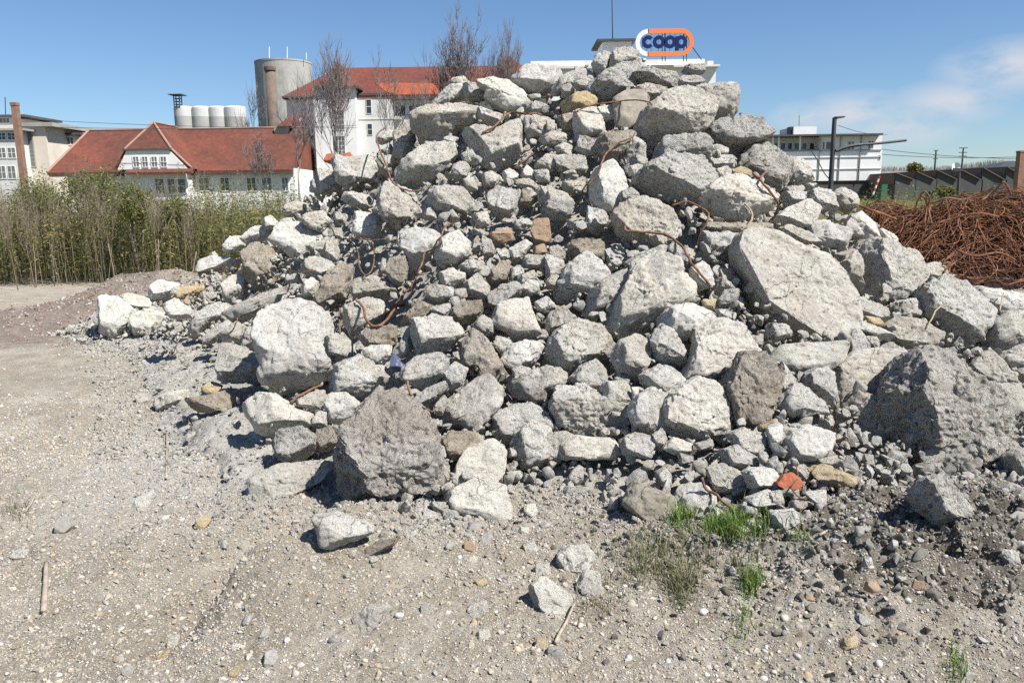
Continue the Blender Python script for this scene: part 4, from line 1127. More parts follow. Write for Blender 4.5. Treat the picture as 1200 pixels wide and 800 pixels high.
# sticks lying on the ground
M['wood'] = plain('weathered_wood', (.34, .29, .225), .25, 25)
def stick(p0, p1, r, lab, lift=.01):
    a = ground_hit(*p0); b = ground_hit(*p1); a[2] += lift; b[2] += lift+.01
    B = MB(); m = [a+(b-a)*t+np.array((0, 0, .004*math.sin(t*9))) for t in np.linspace(0, 1, 9)]
    B.tube(m, [r*(1.1-.3*t) for t in np.linspace(0, 1, 9)], 7)
    tag(B.build('stick', M['wood'], None, True), lab, 'stick', 'sticks lying on the ground')
stick((651, 756), (674, 712), .006, 'dark straight stick lying below the squarish white stone', .012)
stick((52, 718), (55, 664), .012, 'short weathered wood piece lying at the left on gravel')
stick((195, 562), (196, 505), .006, 'thin upright-lying twig on the left gravel below stray chunk')
stick((1005, 610), (960, 632), .008, 'flat pale splinter lying right of the orange fragment')
stick((1070, 583), (1040, 577), .007, 'grey splinter lying in the shade of the giant boulder')
stick((30, 602), (42, 585), .005, 'tiny twig at the far left gravel')
# orange brick fragment with its wire, blue plastic
N = NT('orange_brick'); v, r_ = objvec(N)
M['orange'] = N.out(N.ramp(N.noise(v, 40, 5), [(.3, (.27, .085, .045)), (.7, (.42, .15, .08))]), N.bump(N.noise(v, 90, 4), .6, .006))
def extra(tile, txt, mat, name, lab, cat, T=.9):
    THICK['X'+name] = T; o, _ = place_rock('X'+name, trace(tile, txt), 'k', name, .1); o.data.materials[0] = mat; tag(o, lab, cat); return o
extra('J', '40,665 75,630 115,618 152,655 140,700 105,712 70,690', M['orange'], 'roof_tile', 'bright orange tile fragment below the streaked oval chunk', 'roof tile')
extra('P', '380,189 383,181 391,180 394,187 388,192', M['orange'], 'roof_tile', 'orange tile crumb on the left crest, left one of two', 'roof tile')
extra('P', '398,190 402,181 410,179 415,186 408,192', M['orange'], 'roof_tile', 'orange tile crumb on the left crest, right one of two', 'roof tile')
N = NT('blue_foil'); N.b.inputs['Roughness'].default_value = .3; M['foil'] = N.out((.085, .10, .15))
extra('H', '352,85 360,55 370,60 395,95 425,118 405,135 375,142 352,120', M['foil'], 'plastic_scrap', 'bluish plastic scrap between two blocks above the earth-crusted boulder', 'plastic scrap')

# ---------------------------------------------------------------- tangle of rusty rebar at the right
rng = np.random.RandomState(21)
HC = P(1165, 300, 14.6); hx = HC[0]
def heap_h(x, y):
    a = 1.62*np.exp(-((x-hx-.9)/2.6)**4-((y-15.2)/1.2)**2)
    b = 1.42*np.exp(-((x-7.6)/1.0)**2-((y-16.3)/1.2)**2)
    return np.maximum(a, b)+.12*vn2(np.asarray(x)*1.3, np.asarray(y)*1.3, 61, 2)
B = MB()
def strand(x, y, z, L, r, rng):
    a = rng.uniform(0, 2*math.pi); p = np.array((x, y, z)); pts = [p]; el = rng.normal(0, .25); n = rng.randint(5, 9)
    curl = rng.normal(0, .35); 
    for _ in range(n):
        a += curl+rng.normal(0, .35); el += rng.normal(0, .25); el *= .8
        p = p+np.array((math.cos(a)*math.cos(el), math.sin(a)*math.cos(el), math.sin(el)))*L/n
        top = float(heap_h(p[0], p[1])); p[2] = min(max(p[2], .03), max(top, .06)+rng.uniform(0, .12)*(2.6 if rng.rand() < .15 else 1)); pts.append(p)
    return smooth_path(pts, 3)
for _ in range(5200):
    if rng.rand() < .8: x = hx+.9+rng.uniform(-2.9, 3.4); y = 15.2+rng.normal(0, .65)
    else: x = 7.6+rng.normal(0, .65); y = 16.3+rng.normal(0, .6)
    t = float(heap_h(x, y))
    if t < .05: continue
    u = rng.rand()**.6
    B.tube(strand(x, y, max(.04, t*u), rng.uniform(.5, 2.2), rng.uniform(.007, .014), rng), rng.uniform(.0045, .009), 4)
o = B.build('rebar_tangle', M['rustheap'], None, True); tag(o, 'dense brown tangle of cut rusty rebar heaped at the right', 'rebar heap', None, 'stuff')
# inner filler mass, painted near black so gaps between the bars read dark
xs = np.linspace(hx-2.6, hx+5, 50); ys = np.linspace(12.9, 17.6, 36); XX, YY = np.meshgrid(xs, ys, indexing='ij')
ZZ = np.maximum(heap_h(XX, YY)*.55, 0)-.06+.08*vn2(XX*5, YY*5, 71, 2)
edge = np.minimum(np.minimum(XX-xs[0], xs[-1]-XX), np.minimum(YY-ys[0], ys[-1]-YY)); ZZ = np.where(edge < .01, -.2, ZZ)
o = mk('dark_filler', np.stack((XX, YY, ZZ), -1).reshape(-1, 3), grid_faces(*XX.shape), plain('dark_filler', (.022, .013, .01), .4, 12, bump=.05), None, True)
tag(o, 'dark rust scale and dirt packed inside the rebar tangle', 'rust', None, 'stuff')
LOOPS = [('1080,235 1079,228 1084,225 1089,232 1088,245 1092,262', 13.2, 'pale looped bar arching above the left end of the rebar heap'),
 ('1072,246 1076,234 1082,230 1086,240 1083,262', 13.2, 'second pale loop right beside the arching bar of the rebar heap'),
 ('1005,240 1020,246 1035,251 1050,257', 10.5, 'straight pale bar lying between rubble heap and rebar heap'),
 ('1095,238 1110,232 1128,234 1150,228 1166,218', 13.4, 'long bent bar along the top of the rebar heap'),
 ('1104,318 1110,312 1113,308 1112,320', 13.0, 'small hook of bar at the foot of the rebar heap'),
 ('1110,324 1125,322 1140,327 1160,325', 12.9, 'dark bar lying flat on the ground before the rebar heap'),
 ('1150,235 1163,226 1175,214 1180,218 1185,228', 13.5, 'bar bent upward at the peak of the rebar heap'),
 ('1098,262 1120,255 1148,250 1170,254', 13.0, 'bar bowed across the upper face of the rebar heap'),
 ('1120,292 1142,300 1170,296 1190,305', 12.9, 'bar bowed across the lower face of the rebar heap')]
for i, (txt, d, lab) in enumerate(LOOPS):
    pts = smooth_path([P(*map(float, w.split(',')), d+.12*math.sin(k*2.1+i)) for k, w in enumerate(txt.split())], 5)
    B = MB(); B.tube(pts, .016, 6); tag(B.build('rebar', M['rustheap'] if i % 3 else M['rust'], None, True), lab, 'rebar', 'loose bars of the rebar heap')
# ---------------------------------------------------------------- weeds
M['weed'] = leafmat('weed_leaves', [(0, (.05, .085, .02)), (.3, (.105, .15, .034)), (.58, (.18, .20, .06)), (.8, (.28, .24, .10)), (1, (.38, .31, .16))], .4)
M['weedy'] = leafmat('weed_leaves_dry', [(0, (.20, .18, .06)), (.4, (.32, .25, .10)), (.75, (.40, .31, .16)), (1, (.17, .19, .05))], .4)
M['stem'] = leafmat('dry_stems', [(0, (.10, .095, .045)), (.5, (.17, .155, .08)), (.85, (.25, .21, .13)), (1, (.36, .31, .23))], .15)
rng = np.random.RandomState(31)
def weedtop(x, y):                                   # height of the stand
    px = 600+F*x/y
    h = np.interp(px, [-80, 0, 60, 110, 150, 200, 260, 330, 420], [2.0, 2.0, 2.2, 2.35, 2.1, 2.0, 2.0, 2.1, 2.0])
    return h*.95*(1+.38*vn2(x*1.1, y*1.1, 81, 3))
def weeds(name, n, xr, yr, mat, lab, htop, seed, leafs=7, leaf=.03, green=0):
    rng = np.random.RandomState(seed); SVt = []; SF = []; LV = []; LF = []
    for _ in range(n):
        y = rng.uniform(*yr); x = rng.uniform(xr[0]*y/14, xr[1]*y/14)
        h = float(htop(x, y))*rng.uniform(.45, 1.02)*(1.22 if rng.rand() < .06 else 1); z0 = float(gf(x, y)); la = rng.uniform(0, 6.28); l = rng.uniform(0, .22)*h
        t = np.array((x+math.cos(la)*l, y+math.sin(la)*l, z0+h)); b = np.array((x, y, z0-.02)); w = rng.uniform(.002, .005)
        k = len(SVt)
        for q, ww in ((b, w), (b*.5+t*.5+np.array((0, 0, .05*h)), w*.8), (t, w*.3)):
            for a in (0, 2.1, 4.2): SVt.append((q[0]+ww*math.cos(a), q[1]+ww*math.sin(a), q[2]))
        for i in (0, 3):
            for j in range(3): SF.append((k+i+j, k+i+(j+1) % 3, k+i+3+(j+1) % 3, k+i+3+j))
        for _ in range(rng.poisson(leafs)):
            u = rng.uniform(.12, 1)**.8; q = b+(t-b)*u; a = rng.uniform(0, 6.28); e = rng.uniform(-.5, .9); s = leaf*rng.uniform(.6, 1.6)
            d = np.array((math.cos(a)*math.cos(e), math.sin(a)*math.cos(e), math.sin(e))); sd = np.cross(d, (rng.normal(0, .3), rng.normal(0, .3), 1)); sd /= np.linalg.norm(sd)
            k = len(LV); LV += [q, q+d*s*1.1+sd*s*.38, q+d*s*2.3-np.array((0, 0, s*.4)), q+d*s*1.1-sd*s*.38]; LF.append((k, k+1, k+2, k+3))
    k = len(SVt)
    o = mk(name, SVt+LV, SF+[tuple(i+k for i in f) for f in LF], M['stem']); o.data.materials.append(mat)
    mi = np.zeros(len(SF)+len(LF), np.int32); mi[len(SF):] = 1; o.data.polygons.foreach_set('material_index', mi)
    tag(o, lab, 'weeds', None, 'stuff')
weeds('tall_weeds', 3400, (-10.5, -3.6), (15.8, 23), M['weed'], 'tall green and straw weeds growing thick left of the heap', weedtop, 1, 26, .032)
weeds('dry_weeds', 1400, (-10.8, -2.6), (15.4, 24), M['weedy'], 'yellow-brown dry weed stalks standing among the green ones', lambda x, y: weedtop(x, y)*.85, 2, 16, .03)
weeds('field_weeds', 3600, (5.5, 13), (22, 46), M['weed'], 'green weeds behind the rebar heap', lambda x, y: 1.15+.6*vn2(np.float64(x)*.3, np.float64(y)*.3, 5, 2)+.022*(y-22), 3, 10, .055)

# ---------------------------------------------------------------- bare trees
M['bark'] = plain('grey_bark', (.17, .14, .115), .25, 5)
M['twig'] = plain('purple_twigs', (.19, .16, .155), .2, 2)
M['paletwig'] = plain('pale_twigs', (.33, .29, .235), .2, 4)
def bare_tree(name, px, pytop, Y, w_px, seed, lab, group=None, stems=1, r0=.16, depth=5, split=(2, 3), bark='bark', twig='twig', base=0.0, first=.3, cat='tree'):
    rng = np.random.RandomState(seed)
    top = P(px, pytop, Y); x, y = top[0], Y; H = top[2]-base; Wd = w_px/F*Y
    root = thing(name, (x, y, base), lab, cat, group)
    T = MB(); C = MB()
    def grow(p, d, L, r, lev):
        n = 4 if lev < 2 else 3; pts = [p]; q = p
        for i in range(n):
            d = d+rng.normal(0, .12 if lev else .04, 3)+np.array((0, 0, .09)); d = d/np.linalg.norm(d); q = q+d*L/n; pts.append(q)
        rr = [r*(1-.45*i/n) for i in range(n+1)]
        rr = [max(q_, .00022*Y) for q_ in rr]; (T if lev == 0 else C).tube(pts, rr, 6 if lev == 0 else 4 if lev < 3 else 3)
        if lev >= depth: return
        for k in range(rng.randint(split[0], split[1]+1)+(1 if lev in (1, 2, 3) else 0)):
            u = rng.uniform(.35, 1) if lev else rng.uniform(.55, 1); i = min(int(u*n), n-1); b = pts[i]+(pts[i+1]-pts[i])*(u*n-i)
            a = rng.uniform(0, 6.28); sp = rng.uniform(.45, 1.1)*(min(1.3, max(.7, Wd/H*2.4)) if lev == 0 else 1)
            nd = d*1.0+sp*np.array((math.cos(a), math.sin(a), rng.uniform(-.1, .35))); nd /= np.linalg.norm(nd)
            grow(b, nd, L*rng.uniform(.55, .78), r*(.5 if lev else .55), lev+1)
        grow(pts[-1], d, L*.7, rr[-1], lev+1)
    for s in range(stems):
        off = rng.normal(0, .25 if stems > 1 else 0, 2); d = np.array((rng.normal(0, .12 if stems > 1 else .03), rng.normal(0, .1 if stems > 1 else .03), 1)); d /= np.linalg.norm(d)
        grow(np.array((x+off[0], y+off[1], base-.1)), d, H*first, r0*(1 if stems == 1 else rng.uniform(.5, .9)), 0)
    # fit the crown to the height seen in the photo
    zmax = float(np.percentile([v[2] for v in T.v+C.v], 99.7)); k = H/(zmax-base)
    xs = [v[0]-x for v in C.v]; kw = min(2.4, max(.3, Wd*.5/max(np.percentile(np.abs(xs), 97), .05)))
    for B in (T, C):
        for i, v in enumerate(B.v):
            B.v[i] = (x+(v[0]-x)*(kw if B is C else 1+(kw-1)*.0), y+(v[1]-y)*(kw if B is C else 1), base+(v[2]-base)*k)
    T.build('trunk', M[bark], root, True); C.build('crown', M[twig], root, True)
G1 = 'bare trees around the old buildings'
bare_tree('bare_tree', 530, 12, 92, 54, 1, 'tall bare tree behind the ridge, left one of the two tallest', G1, r0=.22, depth=5, split=(3, 3))
bare_tree('bare_tree', 596, 25, 94, 52, 2, 'bare tree right of the tallest one, before the red gable peak', G1, r0=.2, depth=5, split=(3, 3))
bare_tree('bare_tree', 384, 46, 76, 56, 3, 'many-stemmed bare tree in front of the white building corner bay', G1, stems=4, depth=4, r0=.13, bark='paletwig', first=.34)
bare_tree('bare_tree', 450, 57, 80, 40, 4, 'slim bare tree before the middle of the white building', G1, depth=4, r0=.12, bark='paletwig')
bare_tree('bare_tree', 494, 56, 84, 44, 5, 'bare tree before the orange roof patch', G1, depth=4, r0=.13)
bare_tree('bare_tree', 345, 92, 70, 46, 6, 'slender bare tree at the left corner of the white building', G1, depth=4, r0=.11, split=(2, 3), bark='paletwig')
bare_tree('bare_tree', 297, 100, 128, 38, 7, 'hazy bare tree beside the concrete silo tower', G1, depth=4, r0=.2)
bare_tree('bare_tree', 306, 150, 72, 40, 8, 'small bare tree before the right end of the long red roof', G1, depth=4, r0=.08, split=(2, 3))
G2 = 'bare saplings among the weeds'
def sap(px, top, Y, w, seed, lab, stems=1, tw='stemw', r0=.014):
    bare_tree('bare_sapling', px, top, Y, w, seed, lab, G2, stems=stems, r0=r0, depth=3, split=(2, 3), bark=tw, twig='stemw', first=.62, cat='sapling')
M['stemw'] = plain('grey_twigs', (.24, .19, .15), .2, 5)
sap(123, 205, 15.2, 30, 11, 'straight grey sapling in front of the weeds, left of the spoil heap')
sap(172, 195, 15.4, 46, 12, 'twin pale sapling with bushy grey top behind the spoil heap', 2)
sap(30, 205, 15.2, 40, 13, 'leaning pale sapling near the left picture edge', 2)
sap(85, 185, 16, 60, 14, 'dark twiggy sapling standing tallest in the weeds', 3, 'bark')
sap(60, 210, 15.6, 36, 15, 'grey twiggy sapling left of the tallest one', 2, 'bark')
sap(240, 190, 19, 22, 16, 'thin bare sapling before the low white wall', 1)
sap(215, 225, 15, 34, 17, 'crooked grey sapling right of the twin pale one', 1)
sap(280, 200, 20, 20, 18, 'thin bare sapling before the windows of the low building', 1)
sap(6, 215, 15, 30, 19, 'grey sapling cut by the left picture edge', 2, 'bark')
def bush(px, py, Y, w, h, lab, seed, mat=None):
    rng = np.random.RandomState(seed); c = P(px, py, Y); W = w/F*Y/2; H = h/F*Y
    V = []; Fc = []
    for _ in range(3600):
        u = rng.normal(0, 1, 3); u /= np.linalg.norm(u); r = rng.uniform(.45, 1)*(1+.25*vnoise(u[None]*2+seed)[0])
        r *= 1+.45*vnoise(u[None]*4.3+seed*3)[0]; q = np.array((c[0]+u[0]*W*r, Y+u[1]*W*r, c[2]+u[2]*H/2*r)); s = .012*Y/14*rng.uniform(.6, 1.5)*1.6
        d = rng.normal(0, 1, 3); d /= np.linalg.norm(d); e = np.cross(d, rng.normal(0, 1, 3)); e /= np.linalg.norm(e)
        k = len(V); V += [q-d*s, q+e*s*.5, q+d*s, q-e*s*.5]; Fc.append((k, k+1, k+2, k+3))
    root = thing('bush', (c[0], Y, 0), lab, 'bush')
    mk('foliage', V, Fc, mat or M['weed'], root)
    B = MB()
    for k in range(4):
        B.tube([(c[0]+rng.normal(0, .05), Y, -.05), (c[0]+rng.normal(0, W*.3), Y+rng.normal(0, .1), c[2])], [.03, .012], 5)
    B.build('stem', M['bark'], root)
bush(108, 221, 17, 62, 44, 'dense dark green bush rising left among the weeds', 1)
bush(158, 240, 16, 50, 50, 'green bush in the weeds left of the low white gable', 2)
bush(205, 249, 16.5, 40, 36, 'dark green bush below the windows of the low building', 3)
bush(45, 235, 17.5, 60, 40, 'green bush near the left building', 4)
bush(1072, 197, 150, 14, 10, 'small green tree far behind the sheds', 5)
bush(1108, 224, 45, 24, 11, 'dark green bush in front of the sawtooth sheds', 6)

# ---------------------------------------------------------------- buildings
M['white'] = plain('white_plaster', (.72, .715, .69), .07, .5)
M['white2'] = plain('old_white_plaster', (.62, .61, .58), .12, .35)
M['greyc'] = plain('weathered_concrete', (.34, .33, .30), .2, .35)
M['tank'] = plain('tank_white', (.52, .515, .49), .1, .6)
M['tankgrey'] = plain('tank_grey_band', (.34, .335, .31), .12, .6)
M['darkgrey'] = plain('dark_metal', (.06, .062, .065), .2, 2, .5)
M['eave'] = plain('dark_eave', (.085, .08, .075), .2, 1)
M['brick'] = plain('old_brick', (.26, .155, .11), .25, 1.2)
M['brickgrey'] = plain('sooty_brick', (.15, .115, .09), .25, .8)
M['beige'] = plain('beige_plaster', (.60, .54, .45), .08, .5)
N = NT('window_glass'); N.b.inputs['Roughness'].default_value = .15; N.b.inputs['Specular IOR Level'].default_value = .5; M['glass'] = N.out((.035, .042, .05))
N = NT('window_dull'); N.b.inputs['Roughness'].default_value = .4; M['dull'] = N.out((.16, .165, .16))
def roofmat(name, a, b, c):
    N = NT(name); v = N.tc.outputs['Object']
    w = N.n('TexWave', _wave_type='BANDS', _bands_direction='X', Scale=4.2, Distortion=.3); N.link(v, w.inputs['Vector'])
    base = N.ramp(N.noise(v, .22, 8, .7), [(.34, a), (.5, b), (.66, c)])
    base = N.mix(1.0, base, N.ramp(N.noise(v, 2.2, 5, .7), [(.3, N.g(.72)), (.7, N.g(1.2))]), 'MULTIPLY')
    return N.out(base, N.bump(w.outputs['Fac'], .5, .06))
M['roof'] = roofmat('red_roof_tiles', (.105, .05, .038), (.145, .057, .041), (.20, .068, .046))
M['rooft'] = roofmat('red_roof_tiles_clean', (.13, .05, .038), (.165, .055, .041), (.20, .062, .044))
M['roofnew'] = roofmat('orange_roof_tiles', (.27, .08, .04), (.32, .09, .045), (.35, .10, .05))
def rect(px0, py0, px1, py1, Y):                     # facade rectangle in world x, z
    ym = (py0+py1)/2; a = P(px0, ym, Y); b = P(px1, ym, Y); m = (px0+px1)/2
    return a[0], b[0], P(m, py1, Y)[2], P(m, py0, Y)[2]
def window(par, r, Y, frame='white2', pane='glass', bars=(2, 2), fw=None, sill=True):
    x0, x1, z0, z1 = rect(*r, Y); w = x1-x0; h = z1-z0; t = fw or .10
    B = MB()
    for a, b in (((x0-t, Y-.06, z0-t), (x0, Y+.02, z1+t)), ((x1, Y-.06, z0-t), (x1+t, Y+.02, z1+t)), ((x0, Y-.06, z1), (x1, Y+.02, z1+t)), ((x0, Y-.06, z0-t), (x1, Y+.02, z0))): B.box(a, b)
    for k in range(1, bars[0]): B.box((x0+w*k/bars[0]-.035, Y-.055, z0), (x0+w*k/bars[0]+.035, Y-.0, z1))
    for k in range(1, bars[1]): B.box((x0, Y-.05, z0+h*k/bars[1]-.03), (x1, Y-.002, z0+h*k/bars[1]+.03))
    o = B.build('window', M[frame], par)
    if True:
        B = MB(); B.box((x0+.004, Y-.03, z0+.004), (x1-.004, Y+.015, z1-.004)); g = B.build('pane', M[pane]); g.parent = o; g.matrix_parent_inverse = o.matrix_world.inverted() if False else Matrix.Identity(4)
        g.matrix_parent_inverse = Matrix.Translation(-Vector(par.location)) if False else Matrix.Identity(4)
        g.parent = o; 
        # o's own world offset is cancelled by its parent inverse, so identity keeps the pane in place
    return o
def slab(par, name, mat, r, Y, dep, z0=None, z1=None):
    x0, x1, a, b = rect(*r, Y); B = MB(); B.box((x0, Y, a if z0 is None else z0), (x1, Y+dep, b if z1 is None else z1)); return B.build(name, M[mat], par)
# --- low building with the long red roof
Y = 90.0
b = thing('low_building', P(200, 235, Y)*np.array((1, 1, 0)), 'low white building with long red tiled roof and a half-hipped gable', 'building')
slab(b, 'wall', 'white', (80, 199, 346, 236), Y, 12, z0=-.5)
ex0 = P(55, 201, Y-.7); ex1 = P(342, 201, Y-.7); zr = P(200, 152, Y+6)[2]; ze = P(200, 200.5, Y-.7)[2]
rl = P(104, 152, Y+6)[0]; rr_ = P(330, 152, Y+6)[0]
B = MB(); B.hull([(ex0[0], Y-.7, ze), (ex1[0], Y-.7, ze), (ex0[0], Y+12.7, ze), (ex1[0], Y+12.7, ze), (ex0[0], Y-.7, ze-.25), (ex1[0], Y-.7, ze-.25), (ex0[0], Y+12.7, ze-.25), (ex1[0], Y+12.7, ze-.25), (rl, Y+6, zr), (ex1[0], Y+6, zr)])
B.build('roof', M['roof'], b)
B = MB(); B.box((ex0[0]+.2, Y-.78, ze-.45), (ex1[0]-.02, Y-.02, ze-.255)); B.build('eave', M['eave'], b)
pk = P(180, 143.5, Y); wy = Y-2.2
g0 = P(133.5, 199, wy); g1 = P(225, 199, wy); jl = P(146, 175.5, wy); jr = P(200.5, 173.5, wy); pz = P(180, 144, wy+2.5)
B = MB(); B.hull([(g0[0], wy, g0[2]), (g1[0], wy, g0[2]), (jl[0], wy, jl[2]), (jr[0], wy, jl[2]), (pz[0], wy+2.5, pz[2]), (pz[0], Y+6.5, pz[2]), (g0[0], Y+6, g0[2]), (g1[0], Y+6, g0[2])])
B.build('gable_roof', M['roof'], b)
wl = P(138, 199, wy-.1); wr = P(220, 199, wy-.1); wtl = P(148.5, 176.5, wy-.1); wtr = P(198, 175.5, wy-.1)
B = MB()
for yy in (wy-.16, wy-.01):
    pass
B.hull([(q[0], yy, z) for yy in (wy-.16, wy-.01) for q, z in ((wl, wl[2]), (wr, wl[2]), (wtr, wtl[2]), (wtl, wtl[2]))]); B.build('gable_wall', M['white'], b)
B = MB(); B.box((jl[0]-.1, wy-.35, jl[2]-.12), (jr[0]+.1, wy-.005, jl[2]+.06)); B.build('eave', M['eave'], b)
for x0, x1 in ((156.5, 162.5), (167, 173), (178, 184), (188.8, 194.8)): window(b, (x0, 184, x1, 195.5), wy-.17, 'white', 'dull', (2, 2), .08)
sk0 = P(146, 202.5, wy-.9); sk1 = P(224, 202.5, wy-.9); sz = P(184, 198, wy-.2)[2]
B = MB(); B.hull([(sk0[0], wy-1.0, sk0[2]), (sk1[0], wy-1.0, sk0[2]), (sk0[0], wy-1.0, sk0[2]-.2), (sk1[0], wy-1.0, sk0[2]-.2), (sk0[0], wy-.2, sz), (sk1[0], wy-.2, sz), (sk0[0], wy-.2, sz-.5), (sk1[0], wy-.2, sz-.5)]); B.build('porch_roof', M['roof'], b)
slab(b, 'porch_wall', 'white', (148, 204, 219, 236), wy+.02, 2.1, z0=-.5)
for x0, x1 in ((182.5, 192.5), (197, 205), (208.5, 217.5)): window(b, (x0, 210, x1, 226), wy+.01, 'white', 'dull', (1, 2), .08)
for x0, x1 in ((234, 245), (259, 268.5), (290, 299.5), (308, 318), (331, 337.5)): window(b, (x0, 208.5, x1, 223.5), Y-.01, 'white', 'dull' if x0 in (234, 308, 331) else 'glass', (2, 2), .1)
M['cap'] = plain('ridge_caps', (.33, .20, .15), .15, 1)
def caps(*segs):
    for p, q in segs:
        B = MB(); B.tube([np.array(p)+(0, 0, .06), np.array(q)+(0, 0, .06)], .13, 6); B.build('ridge_cap', M['cap'], b)
caps(((ex0[0], Y-.7, ze), (rl, Y+6, zr)), ((rl, Y+6, zr), (ex1[0], Y+6, zr)), ((jl[0], wy, jl[2]), (pz[0], wy+2.5, pz[2])), ((jr[0], wy, jl[2]), (pz[0], wy+2.5, pz[2])), ((pz[0], wy+2.5, pz[2]), (pz[0], Y+6.5, pz[2])), ((jr[0], wy, jl[2]), (g1[0], wy, g0[2])))
# --- tall white building
Y = 100.0
b = thing('white_building', P(430, 235, Y)*np.array((1, 1, 0)), 'tall white building with red hipped roof, corner bay and narrow windows', 'building')
slab(b, 'wall', 'white', (339, 112, 640, 240), Y, 15, z0=-.5)
slab(b, 'corner_bay', 'white', (370, 104, 419, 240), Y-2, 2.01, z0=-.5)
x0, x1, z0, z1 = rect(368, 101, 421, 104, Y-2.4); B = MB(); B.box((x0, Y-2.5, z0), (x1, Y+4, z1)); B.build('bay_roof', M['eave'], b)
l0 = P(331, 113, Y-.9); rend = P(645, 113, Y-.9); zr = P(450, 79, Y+7.5)[2]; ze = l0[2]; rx = P(396, 79, Y+7.5)[0]
B = MB(); B.hull([(l0[0], Y-.9, ze), (rend[0], Y-.9, ze), (l0[0], Y+15.9, ze), (rend[0], Y+15.9, ze), (l0[0], Y-.9, ze-.3), (rend[0], Y-.9, ze-.3), (l0[0], Y+15.9, ze-.3), (rend[0], Y+15.9, ze-.3), (rx, Y+7.5, zr), (rend[0], Y+7.5, zr)]); B.build('roof', M['rooft'], b)
# raised hip over the corner bay and the far cross gable
def pyr(pxl, pxr, pybase, pxp, pyp, Yf, dep, mat='rooft', name='hip_roof'):
    a = P(pxl, pybase, Yf); c = P(pxr, pybase, Yf); p = P(pxp, pyp, Yf+dep); B = MB()
    B.hull([(a[0], Yf, a[2]), (c[0], Yf, a[2]), (p[0], Yf+dep, p[2]), (a[0], Yf+2*dep+2, a[2]), (c[0], Yf+2*dep+2, a[2]), (p[0], Yf+dep+2, p[2])]); B.build(name, M[mat], b)
pyr(368, 421, 101.5, 395, 73, Y-2.4, 6)
pyr(566, 628, 90, 596, 65.5, Y-1.2, 6)
B = MB()
pa, pb_ = P(441, 99, Y), P(524, 99, Y)
sl = (zr-ze)/(8.4)
def onroof(px, py, up=.05):                           # point on the front roof slope
    for k in range(200):
        yy = Y-.9+8.4*k/200; q = P(px, py, yy)
        if q[2] <= ze+sl*(yy-Y+.9): return np.array((q[0], yy-.02, ze+sl*(yy-Y+.9)+up))
    return q
q = [onroof(440, 98), onroof(522, 98), onroof(524, 115), onroof(462, 115), onroof(452, 108)]
B.hull([tuple(v) for v in q]+[tuple(v-np.array((0, 0, .12))) for v in q]); B.build('new_tiles', M['roofnew'], b)
for r in ((331, 113.2, 371, 115), (419, 109.5, 462, 112.4), (460, 113, 640, 116)):
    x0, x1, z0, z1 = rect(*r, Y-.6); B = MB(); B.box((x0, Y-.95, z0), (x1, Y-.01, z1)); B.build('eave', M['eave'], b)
x0, x1, z0, z1 = rect(418, 111.5, 462, 240, Y-.8); B = MB(); B.box((x0, Y-.8, -.5), (x1, Y-.005, z1)); B.build('stair_bay', M['white2'], b)
for r in ((361, 146, 366, 162), (363, 174, 368, 190), (365, 203, 370, 216)): window(b, r, Y-.01, 'white2', 'dull', (1, 3), .06)
for r in ((391, 109, 402, 119), (392, 130, 403, 152), (393, 160, 404, 182)): window(b, r, Y-2.01, 'white2', 'dull', (3, 4), .06)
for r in ((429.5, 117, 435, 133), (431, 145.5, 436, 158)): window(b, r, Y-.81, 'white2', 'glass', (1, 2), .05)
for x0 in (463.5, 469.8, 479.5, 485.5): window(b, (x0, 124, x0+5.3, 136), Y-.01, 'white', 'glass', (1, 1), .12)
for x0 in (470, 486, 500): window(b, (x0, 150, x0+9, 162), Y-.01, 'white', 'glass', (2, 1), .12)
slab(b, 'ledge', 'white2', (338, 148.5, 371, 149.5), Y-.06, .1)
slab(b, 'ledge', 'white2', (419, 139, 470, 140), Y-.86, .9)
# link roof between the two buildings, in shade
b = thing('link_shed', P(330, 236, 93)*np.array((1, 1, 0)), 'narrow dark shed with small red roof between the two old buildings', 'shed')
slab(b, 'wall', 'greyc', (324, 148, 340, 236), 95, 4, z0=-.5)
a = P(323.5, 148, 94.6); c = P(342, 148, 94.6); p = P(341, 131, 97); B = MB(); B.hull([(a[0], 94.6, a[2]), (c[0], 94.6, a[2]), (c[0], 97, p[2]), (a[0]+.6, 97, p[2]-1.0), (a[0], 99.5, a[2]), (c[0], 99.5, a[2])]); B.build('roof', M['rooft'], b)
# --- silo tower, chimney, tanks
b = thing('silo_tower', P(334, 230, 150)*np.array((1, 1, 0)), 'big round grey concrete silo tower behind the red roofs', 'silo')
rad = 30.8/F*150; c = P(334, 70, 150-rad); c[0] = P(334, 110, 150)[0]; B = MB(); B.cyl((c[0], 150), rad, rad, -.5, c[2], 48); B.build('shell', M['greyc'], b, False)
B = MB(); B.cyl((c[0], 150), rad+.06, rad+.06, c[2]+.01, c[2]+.3, 48); B.build('rim', M['greyc'], b)
for px in (315.5, 336.5, 359):
    q = P(px, 70, 147); t = P(px, 57 if px < 350 else 64, 147); B = MB(); B.tube([q, t+np.array((0, 0, .3))], .08, 6); B.build('antenna', M['white'], b)
b = thing('chimney', P(317, 230, 120)*np.array((1, 1, 0)), 'round sooty brick chimney in front of the silo tower', 'chimney')
q = P(316.5, 83, 120); w = 5.4/F*120; B = MB(); B.cyl((q[0], 120), w*1.25, w, -.5, q[2], 20); B.build('shaft', M['brickgrey'], b, True)
B = MB(); B.cyl((q[0], 120), w*1.2, w*1.2, q[2]+.005, q[2]+.5, 20); B.build('cap', M['brickgrey'], b)
